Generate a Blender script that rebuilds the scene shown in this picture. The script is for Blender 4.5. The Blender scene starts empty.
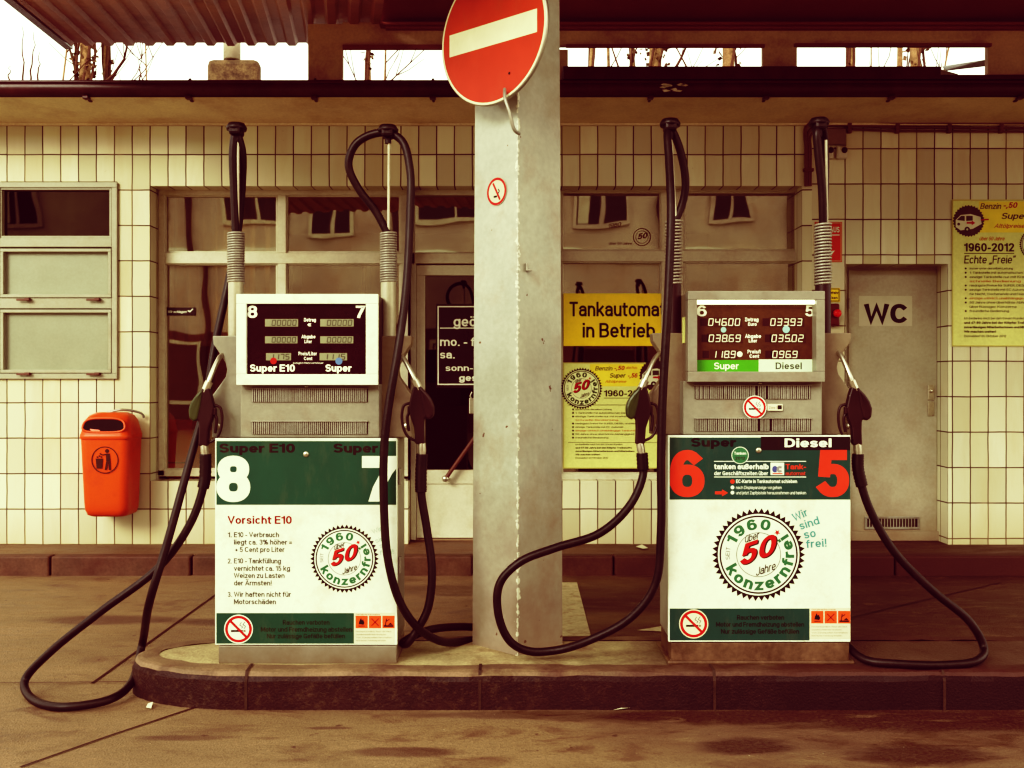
import bpy, bmesh, math, random
from mathutils import Vector, Matrix
random.seed(7)
R = math.radians
sc = bpy.context.scene
COL = sc.collection
CAM_H = 1.32
# a distance on the photograph at a known depth -> metres
def PX(x, d): return (x - 512.0) / 1024.0 * d
def PZ(y, d): return CAM_H + (384.0 - y) / 1024.0 * d
def P(x, y, d): return Vector((PX(x, d), d, PZ(y, d)))

# ------------------------------------------------------------------ materials
def nd(nt, t, **kw):
    n = nt.nodes.new(t)
    for k, v in kw.items(): setattr(n, k, v)
    return n

def mat(name, col, rough=.6, metal=0., var=.12, scale=6., fine=60., bump=.15, dirt=None, dirt_amt=.35,
        dirt_scale=2.5, spec=.4, low=None, coat=0.):
    """painted / mineral surface: base colour broken up by two noises, optional grime, optional dark foot"""
    m = bpy.data.materials.new(name); m.use_nodes = True
    nt = m.node_tree; L = nt.links.new
    b = nt.nodes['Principled BSDF']
    b.inputs['Metallic'].default_value = metal
    b.inputs['Specular IOR Level'].default_value = spec
    b.inputs['Coat Weight'].default_value = coat
    geo = nd(nt, 'ShaderNodeNewGeometry')
    n1 = nd(nt, 'ShaderNodeTexNoise'); n1.inputs['Scale'].default_value = scale; n1.inputs['Detail'].default_value = 6
    n1.inputs['Roughness'].default_value = .62
    n2 = nd(nt, 'ShaderNodeTexNoise'); n2.inputs['Scale'].default_value = fine; n2.inputs['Detail'].default_value = 4
    L(geo.outputs['Position'], n1.inputs['Vector']); L(geo.outputs['Position'], n2.inputs['Vector'])
    mr = nd(nt, 'ShaderNodeMapRange')
    mr.inputs['From Min'].default_value = .3; mr.inputs['From Max'].default_value = .7
    mr.inputs['To Min'].default_value = 1 - var; mr.inputs['To Max'].default_value = 1 + var * .6
    L(n1.outputs['Fac'], mr.inputs['Value'])
    mr2 = nd(nt, 'ShaderNodeMapRange')
    mr2.inputs['From Min'].default_value = .3; mr2.inputs['From Max'].default_value = .7
    mr2.inputs['To Min'].default_value = 1 - var * .5; mr2.inputs['To Max'].default_value = 1 + var * .3
    L(n2.outputs['Fac'], mr2.inputs['Value'])
    mul = nd(nt, 'ShaderNodeMath', operation='MULTIPLY'); L(mr.outputs[0], mul.inputs[0]); L(mr2.outputs[0], mul.inputs[1])
    vm = nd(nt, 'ShaderNodeVectorMath', operation='SCALE'); vm.inputs[0].default_value = col
    L(mul.outputs[0], vm.inputs['Scale'])
    out = vm.outputs[0]
    if dirt:
        n3 = nd(nt, 'ShaderNodeTexNoise'); n3.inputs['Scale'].default_value = dirt_scale
        n3.inputs['Detail'].default_value = 8; n3.inputs['Roughness'].default_value = .7
        L(geo.outputs['Position'], n3.inputs['Vector'])
        r = nd(nt, 'ShaderNodeMapRange'); r.inputs['From Min'].default_value = .5; r.inputs['From Max'].default_value = .72
        r.inputs['To Max'].default_value = dirt_amt; L(n3.outputs['Fac'], r.inputs['Value'])
        mx = nd(nt, 'ShaderNodeMix', data_type='RGBA'); L(r.outputs[0], mx.inputs[0]); L(out, mx.inputs[6])
        mx.inputs[7].default_value = (*dirt, 1); out = mx.outputs[2]
    if low:   # (z0, z1, colour, amount): grime climbing up from the ground, on the pillar also its shading
        z0, z1, lc, am = low
        sx = nd(nt, 'ShaderNodeSeparateXYZ'); L(geo.outputs['Position'], sx.inputs[0])
        ad = nd(nt, 'ShaderNodeMath', operation='MULTIPLY_ADD'); L(n1.outputs['Fac'], ad.inputs[0])
        ad.inputs[1].default_value = (z1 - z0) * .8; L(sx.outputs['Z'], ad.inputs[2])
        r = nd(nt, 'ShaderNodeMapRange'); r.inputs['From Min'].default_value = z0 + (z1 - z0) * .4
        r.inputs['From Max'].default_value = z1 + (z1 - z0) * .4
        r.inputs['To Min'].default_value = am; r.inputs['To Max'].default_value = 0; L(ad.outputs[0], r.inputs['Value'])
        mx = nd(nt, 'ShaderNodeMix', data_type='RGBA'); L(r.outputs[0], mx.inputs[0]); L(out, mx.inputs[6])
        mx.inputs[7].default_value = (*lc, 1); out = mx.outputs[2]
    L(out, b.inputs['Base Color'])
    rr = nd(nt, 'ShaderNodeMapRange'); rr.inputs['To Min'].default_value = max(.02, rough - .12)
    rr.inputs['To Max'].default_value = min(1, rough + .12); L(n1.outputs['Fac'], rr.inputs['Value'])
    L(rr.outputs[0], b.inputs['Roughness'])
    if bump:
        bp = nd(nt, 'ShaderNodeBump'); bp.inputs['Strength'].default_value = bump; bp.inputs['Distance'].default_value = .004
        L(n2.outputs['Fac'], bp.inputs['Height']); L(bp.outputs[0], b.inputs['Normal'])
    return m

def emis(name, col, s):
    m = bpy.data.materials.new(name); m.use_nodes = True
    b = m.node_tree.nodes['Principled BSDF']
    b.inputs['Base Color'].default_value = (*col, 1); b.inputs['Emission Color'].default_value = (*col, 1)
    b.inputs['Emission Strength'].default_value = s
    return m

def ink_mat(name, rough=.45, dull=.1):
    m = bpy.data.materials.new(name); m.use_nodes = True
    nt = m.node_tree; L = nt.links.new; b = nt.nodes['Principled BSDF']
    a = nd(nt, 'ShaderNodeVertexColor', layer_name='col')
    geo = nd(nt, 'ShaderNodeNewGeometry')
    n = nd(nt, 'ShaderNodeTexNoise'); n.inputs['Scale'].default_value = 9; n.inputs['Detail'].default_value = 7
    L(geo.outputs['Position'], n.inputs['Vector'])
    r = nd(nt, 'ShaderNodeMapRange'); r.inputs['From Min'].default_value = .3; r.inputs['From Max'].default_value = .7
    r.inputs['To Min'].default_value = 1 - dull; r.inputs['To Max'].default_value = 1 + dull * .3
    L(n.outputs['Fac'], r.inputs['Value'])
    v = nd(nt, 'ShaderNodeVectorMath', operation='SCALE'); L(a.outputs['Color'], v.inputs[0]); L(r.outputs[0], v.inputs['Scale'])
    sm = nd(nt, 'ShaderNodeVectorMath', operation='MULTIPLY'); sm.inputs[1].default_value = (3.2, 1, .8); L(geo.outputs['Position'], sm.inputs[0])
    n2 = nd(nt, 'ShaderNodeTexNoise'); n2.inputs['Scale'].default_value = 5; n2.inputs['Detail'].default_value = 9; n2.inputs['Roughness'].default_value = .72; L(sm.outputs[0], n2.inputs['Vector'])
    r2 = nd(nt, 'ShaderNodeMapRange'); r2.inputs['From Min'].default_value = .54; r2.inputs['From Max'].default_value = .78; r2.inputs['To Max'].default_value = dull * 1.3; L(n2.outputs['Fac'], r2.inputs['Value'])
    mx = nd(nt, 'ShaderNodeMix', data_type='RGBA'); L(r2.outputs[0], mx.inputs[0]); L(v.outputs[0], mx.inputs[6]); mx.inputs[7].default_value = (.26, .19, .11, 1)
    L(mx.outputs[2], b.inputs['Base Color']); b.inputs['Roughness'].default_value = rough
    b.inputs['Specular IOR Level'].default_value = .3
    return m

def glass_mat(name, tint=(.80, .74, .66), refl=.21):
    m = bpy.data.materials.new(name); m.use_nodes = True
    nt = m.node_tree; L = nt.links.new; nt.nodes.clear()
    o = nd(nt, 'ShaderNodeOutputMaterial'); mx = nd(nt, 'ShaderNodeMixShader')
    t = nd(nt, 'ShaderNodeBsdfTransparent'); t.inputs[0].default_value = (*tint, 1)
    g = nd(nt, 'ShaderNodeBsdfGlossy'); g.inputs['Roughness'].default_value = .015; g.inputs[0].default_value = (.95, .92, .8, 1)
    lw = nd(nt, 'ShaderNodeLayerWeight'); lw.inputs['Blend'].default_value = .25
    ad = nd(nt, 'ShaderNodeMath', operation='MULTIPLY_ADD'); ad.inputs[1].default_value = .7; ad.inputs[2].default_value = refl
    ad.use_clamp = True
    L(lw.outputs['Fresnel'], ad.inputs[0])
    geo = nd(nt, 'ShaderNodeNewGeometry'); n = nd(nt, 'ShaderNodeTexNoise'); n.inputs['Scale'].default_value = 1.6
    n.inputs['Detail'].default_value = 1
    L(geo.outputs['Position'], n.inputs['Vector'])
    bp = nd(nt, 'ShaderNodeBump'); bp.inputs['Strength'].default_value = .12; bp.inputs['Distance'].default_value = .02
    L(n.outputs['Fac'], bp.inputs['Height']); L(bp.outputs[0], g.inputs['Normal'])
    L(ad.outputs[0], mx.inputs[0]); L(t.outputs[0], mx.inputs[1]); L(g.outputs[0], mx.inputs[2]); L(mx.outputs[0], o.inputs[0])
    return m

def tile_mat(name, ox, oz, pw, ph):
    """glazed wall tiles laid in a straight grid, thin dark joints"""
    m = bpy.data.materials.new(name); m.use_nodes = True
    nt = m.node_tree; L = nt.links.new; b = nt.nodes['Principled BSDF']
    geo = nd(nt, 'ShaderNodeNewGeometry'); sx = nd(nt, 'ShaderNodeSeparateXYZ'); L(geo.outputs['Position'], sx.inputs[0])
    nrm = nd(nt, 'ShaderNodeSeparateXYZ'); L(geo.outputs['Normal'], nrm.inputs[0])
    # along the reveals the grid runs over depth instead of width
    ab = nd(nt, 'ShaderNodeMath', operation='ABSOLUTE'); L(nrm.outputs['X'], ab.inputs[0])
    gt = nd(nt, 'ShaderNodeMath', operation='GREATER_THAN'); L(ab.outputs[0], gt.inputs[0]); gt.inputs[1].default_value = .5
    mxx = nd(nt, 'ShaderNodeMix', data_type='FLOAT'); L(gt.outputs[0], mxx.inputs[0])
    yo = nd(nt, 'ShaderNodeMath', operation='ADD'); yo.inputs[1].default_value = -7.587 + ox; L(sx.outputs['Y'], yo.inputs[0])
    L(sx.outputs['X'], mxx.inputs[2]); L(yo.outputs[0], mxx.inputs[3])
    cx = nd(nt, 'ShaderNodeCombineXYZ')
    a1 = nd(nt, 'ShaderNodeMath', operation='ADD'); a1.inputs[1].default_value = -ox; L(mxx.outputs[0], a1.inputs[0])
    a2 = nd(nt, 'ShaderNodeMath', operation='ADD'); a2.inputs[1].default_value = -oz; L(sx.outputs['Z'], a2.inputs[0])
    L(a1.outputs[0], cx.inputs['X']); L(a2.outputs[0], cx.inputs['Y'])
    # joints wander by a millimetre or two
    nj = nd(nt, 'ShaderNodeTexNoise'); nj.inputs['Scale'].default_value = 4; nj.inputs['Detail'].default_value = 3; L(geo.outputs['Position'], nj.inputs['Vector'])
    nj2 = nd(nt, 'ShaderNodeVectorMath', operation='MULTIPLY_ADD'); L(nj.outputs['Color'], nj2.inputs[0]); nj2.inputs[1].default_value = (.009, .009, 0); nj2.inputs[2].default_value = (-.0045, -.0045, 0)
    nja = nd(nt, 'ShaderNodeVectorMath', operation='ADD'); L(cx.outputs[0], nja.inputs[0]); L(nj2.outputs[0], nja.inputs[1])
    cell = nd(nt, 'ShaderNodeVectorMath', operation='DIVIDE'); L(nja.outputs[0], cell.inputs[0]); cell.inputs[1].default_value = (pw, ph, 1)
    fl_ = nd(nt, 'ShaderNodeVectorMath', operation='FLOOR'); L(cell.outputs[0], fl_.inputs[0])
    wn = nd(nt, 'ShaderNodeTexWhiteNoise', noise_dimensions='3D'); L(fl_.outputs[0], wn.inputs['Vector'])
    br = nd(nt, 'ShaderNodeTexBrick'); br.offset = 0; br.offset_frequency = 2; br.squash = 1
    br.inputs['Scale'].default_value = 1; br.inputs['Mortar Size'].default_value = .0046
    br.inputs['Mortar Smooth'].default_value = .25; br.inputs['Bias'].default_value = 0
    br.inputs['Brick Width'].default_value = pw; br.inputs['Row Height'].default_value = ph
    br.inputs['Color1'].default_value = (.72, .695, .54, 1); br.inputs['Color2'].default_value = (.60, .565, .41, 1)
    br.inputs['Mortar'].default_value = (.055, .028, .018, 1)
    L(nja.outputs[0], br.inputs['Vector'])
    n = nd(nt, 'ShaderNodeTexNoise'); n.inputs['Scale'].default_value = 1.3; n.inputs['Detail'].default_value = 7
    n.inputs['Roughness'].default_value = .65
    st = nd(nt, 'ShaderNodeVectorMath', operation='MULTIPLY'); st.inputs[1].default_value = (3.4, 1, .55)
    L(geo.outputs['Position'], st.inputs[0]); L(st.outputs[0], n.inputs['Vector'])
    r = nd(nt, 'ShaderNodeMapRange'); r.inputs['From Min'].default_value = .48; r.inputs['From Max'].default_value = .75
    r.inputs['To Max'].default_value = .45; L(n.outputs['Fac'], r.inputs['Value'])
    mx = nd(nt, 'ShaderNodeMix', data_type='RGBA'); L(r.outputs[0], mx.inputs[0]); L(br.outputs['Color'], mx.inputs[6])
    mx.inputs[7].default_value = (.52, .42, .25, 1)
    # splash dirt near the pavement
    r2 = nd(nt, 'ShaderNodeMapRange'); r2.inputs['From Min'].default_value = .12; r2.inputs['From Max'].default_value = .42
    r2.inputs['To Min'].default_value = .35; r2.inputs['To Max'].default_value = 0; L(sx.outputs['Z'], r2.inputs['Value'])
    mx2 = nd(nt, 'ShaderNodeMix', data_type='RGBA'); L(r2.outputs[0], mx2.inputs[0]); L(mx.outputs[2], mx2.inputs[6])
    mx2.inputs[7].default_value = (.36, .25, .12, 1)
    # crazed, stained patches and specks
    n4 = nd(nt, 'ShaderNodeTexNoise'); n4.inputs['Scale'].default_value = 34; n4.inputs['Detail'].default_value = 6; n4.inputs['Roughness'].default_value = .75; L(geo.outputs['Position'], n4.inputs['Vector'])
    r4 = nd(nt, 'ShaderNodeMapRange'); r4.inputs['From Min'].default_value = .66; r4.inputs['From Max'].default_value = .76; r4.inputs['To Max'].default_value = .55; L(n4.outputs['Fac'], r4.inputs['Value'])
    mx3 = nd(nt, 'ShaderNodeMix', data_type='RGBA'); L(r4.outputs[0], mx3.inputs[0]); L(mx2.outputs[2], mx3.inputs[6]); mx3.inputs[7].default_value = (.28, .19, .10, 1)
    tn = nd(nt, 'ShaderNodeMapRange'); tn.inputs['To Min'].default_value = .86; tn.inputs['To Max'].default_value = 1.08; L(wn.outputs['Value'], tn.inputs['Value'])
    od = nd(nt, 'ShaderNodeMath', operation='GREATER_THAN'); L(wn.outputs['Value'], od.inputs[0]); od.inputs[1].default_value = .965
    odm = nd(nt, 'ShaderNodeMath', operation='MULTIPLY'); L(od.outputs[0], odm.inputs[0]); odm.inputs[1].default_value = .45
    sc4 = nd(nt, 'ShaderNodeVectorMath', operation='SCALE'); L(mx3.outputs[2], sc4.inputs[0]); L(tn.outputs[0], sc4.inputs['Scale'])
    mx4 = nd(nt, 'ShaderNodeMix', data_type='RGBA'); L(odm.outputs[0], mx4.inputs[0]); L(sc4.outputs[0], mx4.inputs[6]); mx4.inputs[7].default_value = (.40, .33, .20, 1)
    L(mx4.outputs[2], b.inputs['Base Color'])
    rr = nd(nt, 'ShaderNodeMapRange'); rr.inputs['To Min'].default_value = .12; rr.inputs['To Max'].default_value = .8
    L(br.outputs['Fac'], rr.inputs['Value']); L(rr.outputs[0], b.inputs['Roughness'])
    nb = nd(nt, 'ShaderNodeTexNoise'); nb.inputs['Scale'].default_value = 9; L(geo.outputs['Position'], nb.inputs['Vector'])
    hh = nd(nt, 'ShaderNodeMath', operation='MULTIPLY_ADD'); hh.inputs[1].default_value = -1; L(br.outputs['Fac'], hh.inputs[0])
    hs = nd(nt, 'ShaderNodeMath', operation='MULTIPLY'); hs.inputs[1].default_value = .25; L(nb.outputs['Fac'], hs.inputs[0])
    L(hs.outputs[0], hh.inputs[2])
    bp = nd(nt, 'ShaderNodeBump'); bp.inputs['Strength'].default_value = .5; bp.inputs['Distance'].default_value = .004
    L(hh.outputs[0], bp.inputs['Height']); L(bp.outputs[0], b.inputs['Normal'])
    b.inputs['Specular IOR Level'].default_value = .45
    return m

def ground_mat(name, base, dark, spots=(), wet=.45):
    m = bpy.data.materials.new(name); m.use_nodes = True
    nt = m.node_tree; L = nt.links.new; b = nt.nodes['Principled BSDF']
    geo = nd(nt, 'ShaderNodeNewGeometry')
    def noise(scale, det, stretch=(1, 1, 1), rough=.6, dist=0.):
        st = nd(nt, 'ShaderNodeVectorMath', operation='MULTIPLY'); st.inputs[1].default_value = stretch
        L(geo.outputs['Position'], st.inputs[0])
        n = nd(nt, 'ShaderNodeTexNoise'); n.inputs['Scale'].default_value = scale; n.inputs['Detail'].default_value = det
        n.inputs['Roughness'].default_value = rough; n.inputs['Distortion'].default_value = dist
        L(st.outputs[0], n.inputs['Vector']); return n.outputs['Fac']
    def rng(v, a, c, lo, hi):
        r = nd(nt, 'ShaderNodeMapRange'); r.inputs['From Min'].default_value = a; r.inputs['From Max'].default_value = c
        r.inputs['To Min'].default_value = lo; r.inputs['To Max'].default_value = hi; L(v, r.inputs['Value']); return r.outputs[0]
    big = noise(.9, 8, (1, 1.7, 1), .62, .4); mid = noise(4.2, 8, (.6, 1.4, 1), .7, .6); fine = noise(70, 5)
    grit = noise(260, 2)
    def mix(f, a, c):
        mx = nd(nt, 'ShaderNodeMix', data_type='RGBA'); L(f, mx.inputs[0])
        if isinstance(a, tuple): mx.inputs[6].default_value = (*a, 1)
        else: L(a, mx.inputs[6])
        if isinstance(c, tuple): mx.inputs[7].default_value = (*c, 1)
        else: L(c, mx.inputs[7])
        return mx.outputs[2]
    c = mix(rng(big, .38, .66, 0, .75), base, tuple(x * .62 for x in base))
    c = mix(rng(mid, .525, .70, 0, .75), c, dark)
    tot = None
    for (sx_, sy_, rx_, ry_, am) in spots:            # oil stains where cars stand; on the right they also paint in shade
        d = nd(nt, 'ShaderNodeVectorMath', operation='SUBTRACT'); L(geo.outputs['Position'], d.inputs[0])
        d.inputs[1].default_value = (sx_, sy_, 0)
        s = nd(nt, 'ShaderNodeVectorMath', operation='MULTIPLY'); L(d.outputs[0], s.inputs[0])
        s.inputs[1].default_value = (1 / rx_, 1 / ry_, 0)
        ln = nd(nt, 'ShaderNodeVectorMath', operation='LENGTH'); L(s.outputs[0], ln.inputs[0])
        ad = nd(nt, 'ShaderNodeMath', operation='MULTIPLY_ADD'); L(mid, ad.inputs[0]); ad.inputs[1].default_value = -1.5
        L(ln.outputs['Value'], ad.inputs[2])
        v = rng(ad.outputs[0], -.05, .45, am, 0)
        if tot is None: tot = v
        else:
            mxm = nd(nt, 'ShaderNodeMath', operation='MAXIMUM'); L(tot, mxm.inputs[0]); L(v, mxm.inputs[1]); tot = mxm.outputs[0]
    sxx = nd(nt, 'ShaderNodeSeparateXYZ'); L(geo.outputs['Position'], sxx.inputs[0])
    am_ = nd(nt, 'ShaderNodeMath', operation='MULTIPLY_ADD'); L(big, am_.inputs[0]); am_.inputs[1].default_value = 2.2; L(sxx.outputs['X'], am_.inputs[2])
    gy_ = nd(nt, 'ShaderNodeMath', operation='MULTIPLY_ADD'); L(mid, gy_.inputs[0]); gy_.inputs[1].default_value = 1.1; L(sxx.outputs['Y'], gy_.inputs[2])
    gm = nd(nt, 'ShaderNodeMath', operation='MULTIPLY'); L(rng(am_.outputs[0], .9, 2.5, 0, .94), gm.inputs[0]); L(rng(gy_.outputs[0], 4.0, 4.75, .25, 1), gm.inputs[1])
    c = mix(gm.outputs[0], c, tuple(x * .95 for x in dark))  # shade over the right side mixed into the ground colour
    drip = noise(17, 3, (1, 1, 1), .5)
    c = mix(rng(drip, .70, .73, 0, .8), c, tuple(x * .9 for x in dark))
    if tot is not None: c = mix(tot, c, tuple(x * .8 for x in dark))
    strk = noise(11, 7, (.35, 1.3, 1), .75, .8)
    c = mix(rng(strk, .57, .72, 0, .45), c, tuple(x * 1.1 for x in dark)); c = mix(rng(strk, .44, .30, 0, .45), c, tuple(min(1, x * 1.35) for x in base))
    c = mix(rng(fine, .40, .66, 0, .5), c, tuple(x * .45 for x in base))
    pit = noise(130, 3)
    c = mix(rng(pit, .60, .72, 0, .65), c, tuple(x * .5 for x in dark)); c = mix(rng(noise(48, 2), .755, .775, 0, .8), c, (.6, .52, .38)); c = mix(rng(grit, .64, .76, 0, .4), c, tuple(min(1, x * 1.9) for x in base))
    L(c, b.inputs['Base Color'])
    L(rng(mid, .35, .7, wet + .3, wet - .05), b.inputs['Roughness'])
    h = nd(nt, 'ShaderNodeMath', operation='MULTIPLY_ADD'); h.inputs[1].default_value = 1.1; L(pit, h.inputs[0]); L(mid, h.inputs[2])
    bp = nd(nt, 'ShaderNodeBump'); bp.inputs['Strength'].default_value = .5; bp.inputs['Distance'].default_value = .012
    L(h.outputs[0], bp.inputs['Height']); L(bp.outputs[0], b.inputs['Normal'])
    return m

# ------------------------------------------------------------------ mesh builder
class MB:
    def __init__(s): s.v = []; s.f = []; s.m = []; s.sm = []
    def face(s, pts, mi=0, smooth=False):
        k = len(s.v); s.v += [tuple(p) for p in pts]; s.f.append(tuple(range(k, k + len(pts)))); s.m.append(mi); s.sm.append(smooth)
    def add(s, vs, fs, mi=0, smooth=False):
        k = len(s.v); s.v += [tuple(p) for p in vs]
        for f in fs: s.f.append(tuple(i + k for i in f)); s.m.append(mi); s.sm.append(smooth)
    def bm(s, b, mi=0, smooth=False):
        b.verts.index_update(); s.add([v.co for v in b.verts], [[v.index for v in f.verts] for f in b.faces], mi, smooth); b.free()
    def box(s, x0, x1, y0, y1, z0, z1, bev=0., mi=0, seg=2, M=None):
        b = bmesh.new()
        bmesh.ops.create_cube(b, size=1, matrix=Matrix.Translation(((x0 + x1) / 2, (y0 + y1) / 2, (z0 + z1) / 2)) @
                              Matrix.Diagonal((abs(x1 - x0), abs(y1 - y0), abs(z1 - z0), 1)))
        if bev: bmesh.ops.bevel(b, geom=list(b.edges), offset=bev, segments=seg, profile=.5, affect='EDGES')
        if M: bmesh.ops.transform(b, matrix=M, verts=b.verts)
        s.bm(b, mi, False); return s
    def pbox(s, x0, x1, y0, y1, d0, d1, bev=0., mi=0):     # photo extents of its front face at depth d0
        return s.box(PX(x0, d0), PX(x1, d0), d0, d1, PZ(y1, d0), PZ(y0, d0), bev, mi)
    def prism(s, pts, ya, yb, bev=0., mi=0):                # outline in (x,z), extruded over depth
        b = bmesh.new(); vs = [b.verts.new((p[0], ya, p[1])) for p in pts]; f = b.faces.new(vs)
        r = bmesh.ops.extrude_face_region(b, geom=[f])
        bmesh.ops.translate(b, vec=(0, yb - ya, 0), verts=[e for e in r['geom'] if isinstance(e, bmesh.types.BMVert)])
        bmesh.ops.recalc_face_normals(b, faces=b.faces)
        if bev: bmesh.ops.bevel(b, geom=list(b.edges), offset=bev, segments=2, profile=.5, affect='EDGES')
        s.bm(b, mi); return s
    def tube(s, pts, r, n=12, mi=0, caps=True, taper=None):
        pts = [Vector(p) for p in pts]; N = len(pts); rings = []
        t = (pts[1] - pts[0]).normalized(); up = Vector((0, 0, 1)) if abs(t.z) < .9 else Vector((1, 0, 0))
        u = t.cross(up).normalized()
        for i, p in enumerate(pts):
            a = pts[max(0, i - 1)]; c = pts[min(N - 1, i + 1)]; tt = (c - a)
            if tt.length > 1e-9: t = tt.normalized()
            u = (u - t * u.dot(t)).normalized(); w = t.cross(u)
            rr = r if taper is None else taper[i]
            rings.append([p + (u * math.cos(2 * math.pi * k / n) + w * math.sin(2 * math.pi * k / n)) * rr for k in range(n)])
        vs = [q for g in rings for q in g]
        fs = [(i * n + k, i * n + (k + 1) % n, (i + 1) * n + (k + 1) % n, (i + 1) * n + k) for i in range(N - 1) for k in range(n)]
        s.add(vs, fs, mi, True)
        if caps:
            s.face(rings[0][::-1], mi); s.face(rings[-1], mi)
        return s
    def lathe(s, prof, org, axis=(0, 0, 1), n=20, mi=0):    # prof: (radius, distance along axis)
        ax = Vector(axis).normalized(); up = Vector((0, 0, 1)) if abs(ax.z) < .9 else Vector((1, 0, 0))
        u = ax.cross(up).normalized(); w = ax.cross(u); o = Vector(org)
        vs = [o + ax * h + (u * math.cos(2 * math.pi * k / n) + w * math.sin(2 * math.pi * k / n)) * r for r, h in prof for k in range(n)]
        fs = [(i * n + k, i * n + (k + 1) % n, (i + 1) * n + (k + 1) % n, (i + 1) * n + k) for i in range(len(prof) - 1) for k in range(n)]
        s.add(vs, fs, mi, True)
        s.face([vs[k] for k in range(n)][::-1], mi); s.face([vs[(len(prof) - 1) * n + k] for k in range(n)], mi)
        return s
    def build(s, name, mats, parent=None, origin=None):
        if not isinstance(mats, (list, tuple)): mats = [mats]
        if parent is not None:
            root = parent
            while root.parent is not None: root = root.parent
            o0 = root.location.copy()
        elif origin is not None: o0 = Vector(origin)
        else:
            xs = [v[0] for v in s.v]; ys = [v[1] for v in s.v]; zs = [v[2] for v in s.v]
            o0 = Vector(((min(xs) + max(xs)) / 2, (min(ys) + max(ys)) / 2, min(zs)))
        me = bpy.data.meshes.new(name)
        me.from_pydata([(v[0] - o0.x, v[1] - o0.y, v[2] - o0.z) for v in s.v], [], s.f)
        for m in mats: me.materials.append(m)
        me.polygons.foreach_set('material_index', s.m); me.polygons.foreach_set('use_smooth', s.sm)
        me.update()
        o = bpy.data.objects.new(name, me); COL.objects.link(o)
        if parent is None: o.location = o0
        else: o.parent = parent
        return o

def smooth_path(pts, k=8):
    pts = [Vector(p) for p in pts]; out = []
    for i in range(len(pts) - 1):
        p0 = pts[max(0, i - 1)]; p1 = pts[i]; p2 = pts[i + 1]; p3 = pts[min(len(pts) - 1, i + 2)]
        # centripetal Catmull-Rom
        def tj(ti, a, b): return ti + max(1e-4, (b - a).length) ** .5
        t0 = 0.; t1 = tj(t0, p0, p1) if i > 0 else .3; t2 = tj(t1, p1, p2); t3 = tj(t2, p2, p3) if i < len(pts) - 2 else t2 + .3
        if i == 0: p0 = p1 + (p1 - p2) * .01
        if i == len(pts) - 2: p3 = p2 + (p2 - p1) * .01
        if i == 0: t1 = t0 + max(1e-4, (p1 - p0).length) ** .5; t2 = tj(t1, p1, p2); t3 = tj(t2, p2, p3)
        if i == len(pts) - 2: t3 = t2 + max(1e-4, (p3 - p2).length) ** .5
        for j in range(k):
            t = t1 + (t2 - t1) * j / k
            A1 = p0 * ((t1 - t) / (t1 - t0)) + p1 * ((t - t0) / (t1 - t0))
            A2 = p1 * ((t2 - t) / (t2 - t1)) + p2 * ((t - t1) / (t2 - t1))
            A3 = p2 * ((t3 - t) / (t3 - t2)) + p3 * ((t - t2) / (t3 - t2))
            B1 = A1 * ((t2 - t) / (t2 - t0)) + A2 * ((t - t0) / (t2 - t0))
            B2 = A2 * ((t3 - t) / (t3 - t1)) + A3 * ((t - t1) / (t3 - t1))
            out.append(B1 * ((t2 - t) / (t2 - t1)) + B2 * ((t - t1) / (t2 - t1)))
    out.append(pts[-1]); return out

def tag(o, label, cat, group=None, kind=None):
    if label: o['label'] = label
    if cat: o['category'] = cat
    if group: o['group'] = group
    if kind: o['kind'] = kind
    return o
def thing(name, loc, label, cat, group=None):
    o = bpy.data.objects.new(name, None); COL.objects.link(o); o.location = loc; o.empty_display_size = .1
    return tag(o, label, cat, group)
def struct(o): o['kind'] = 'structure'; return o

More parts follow.
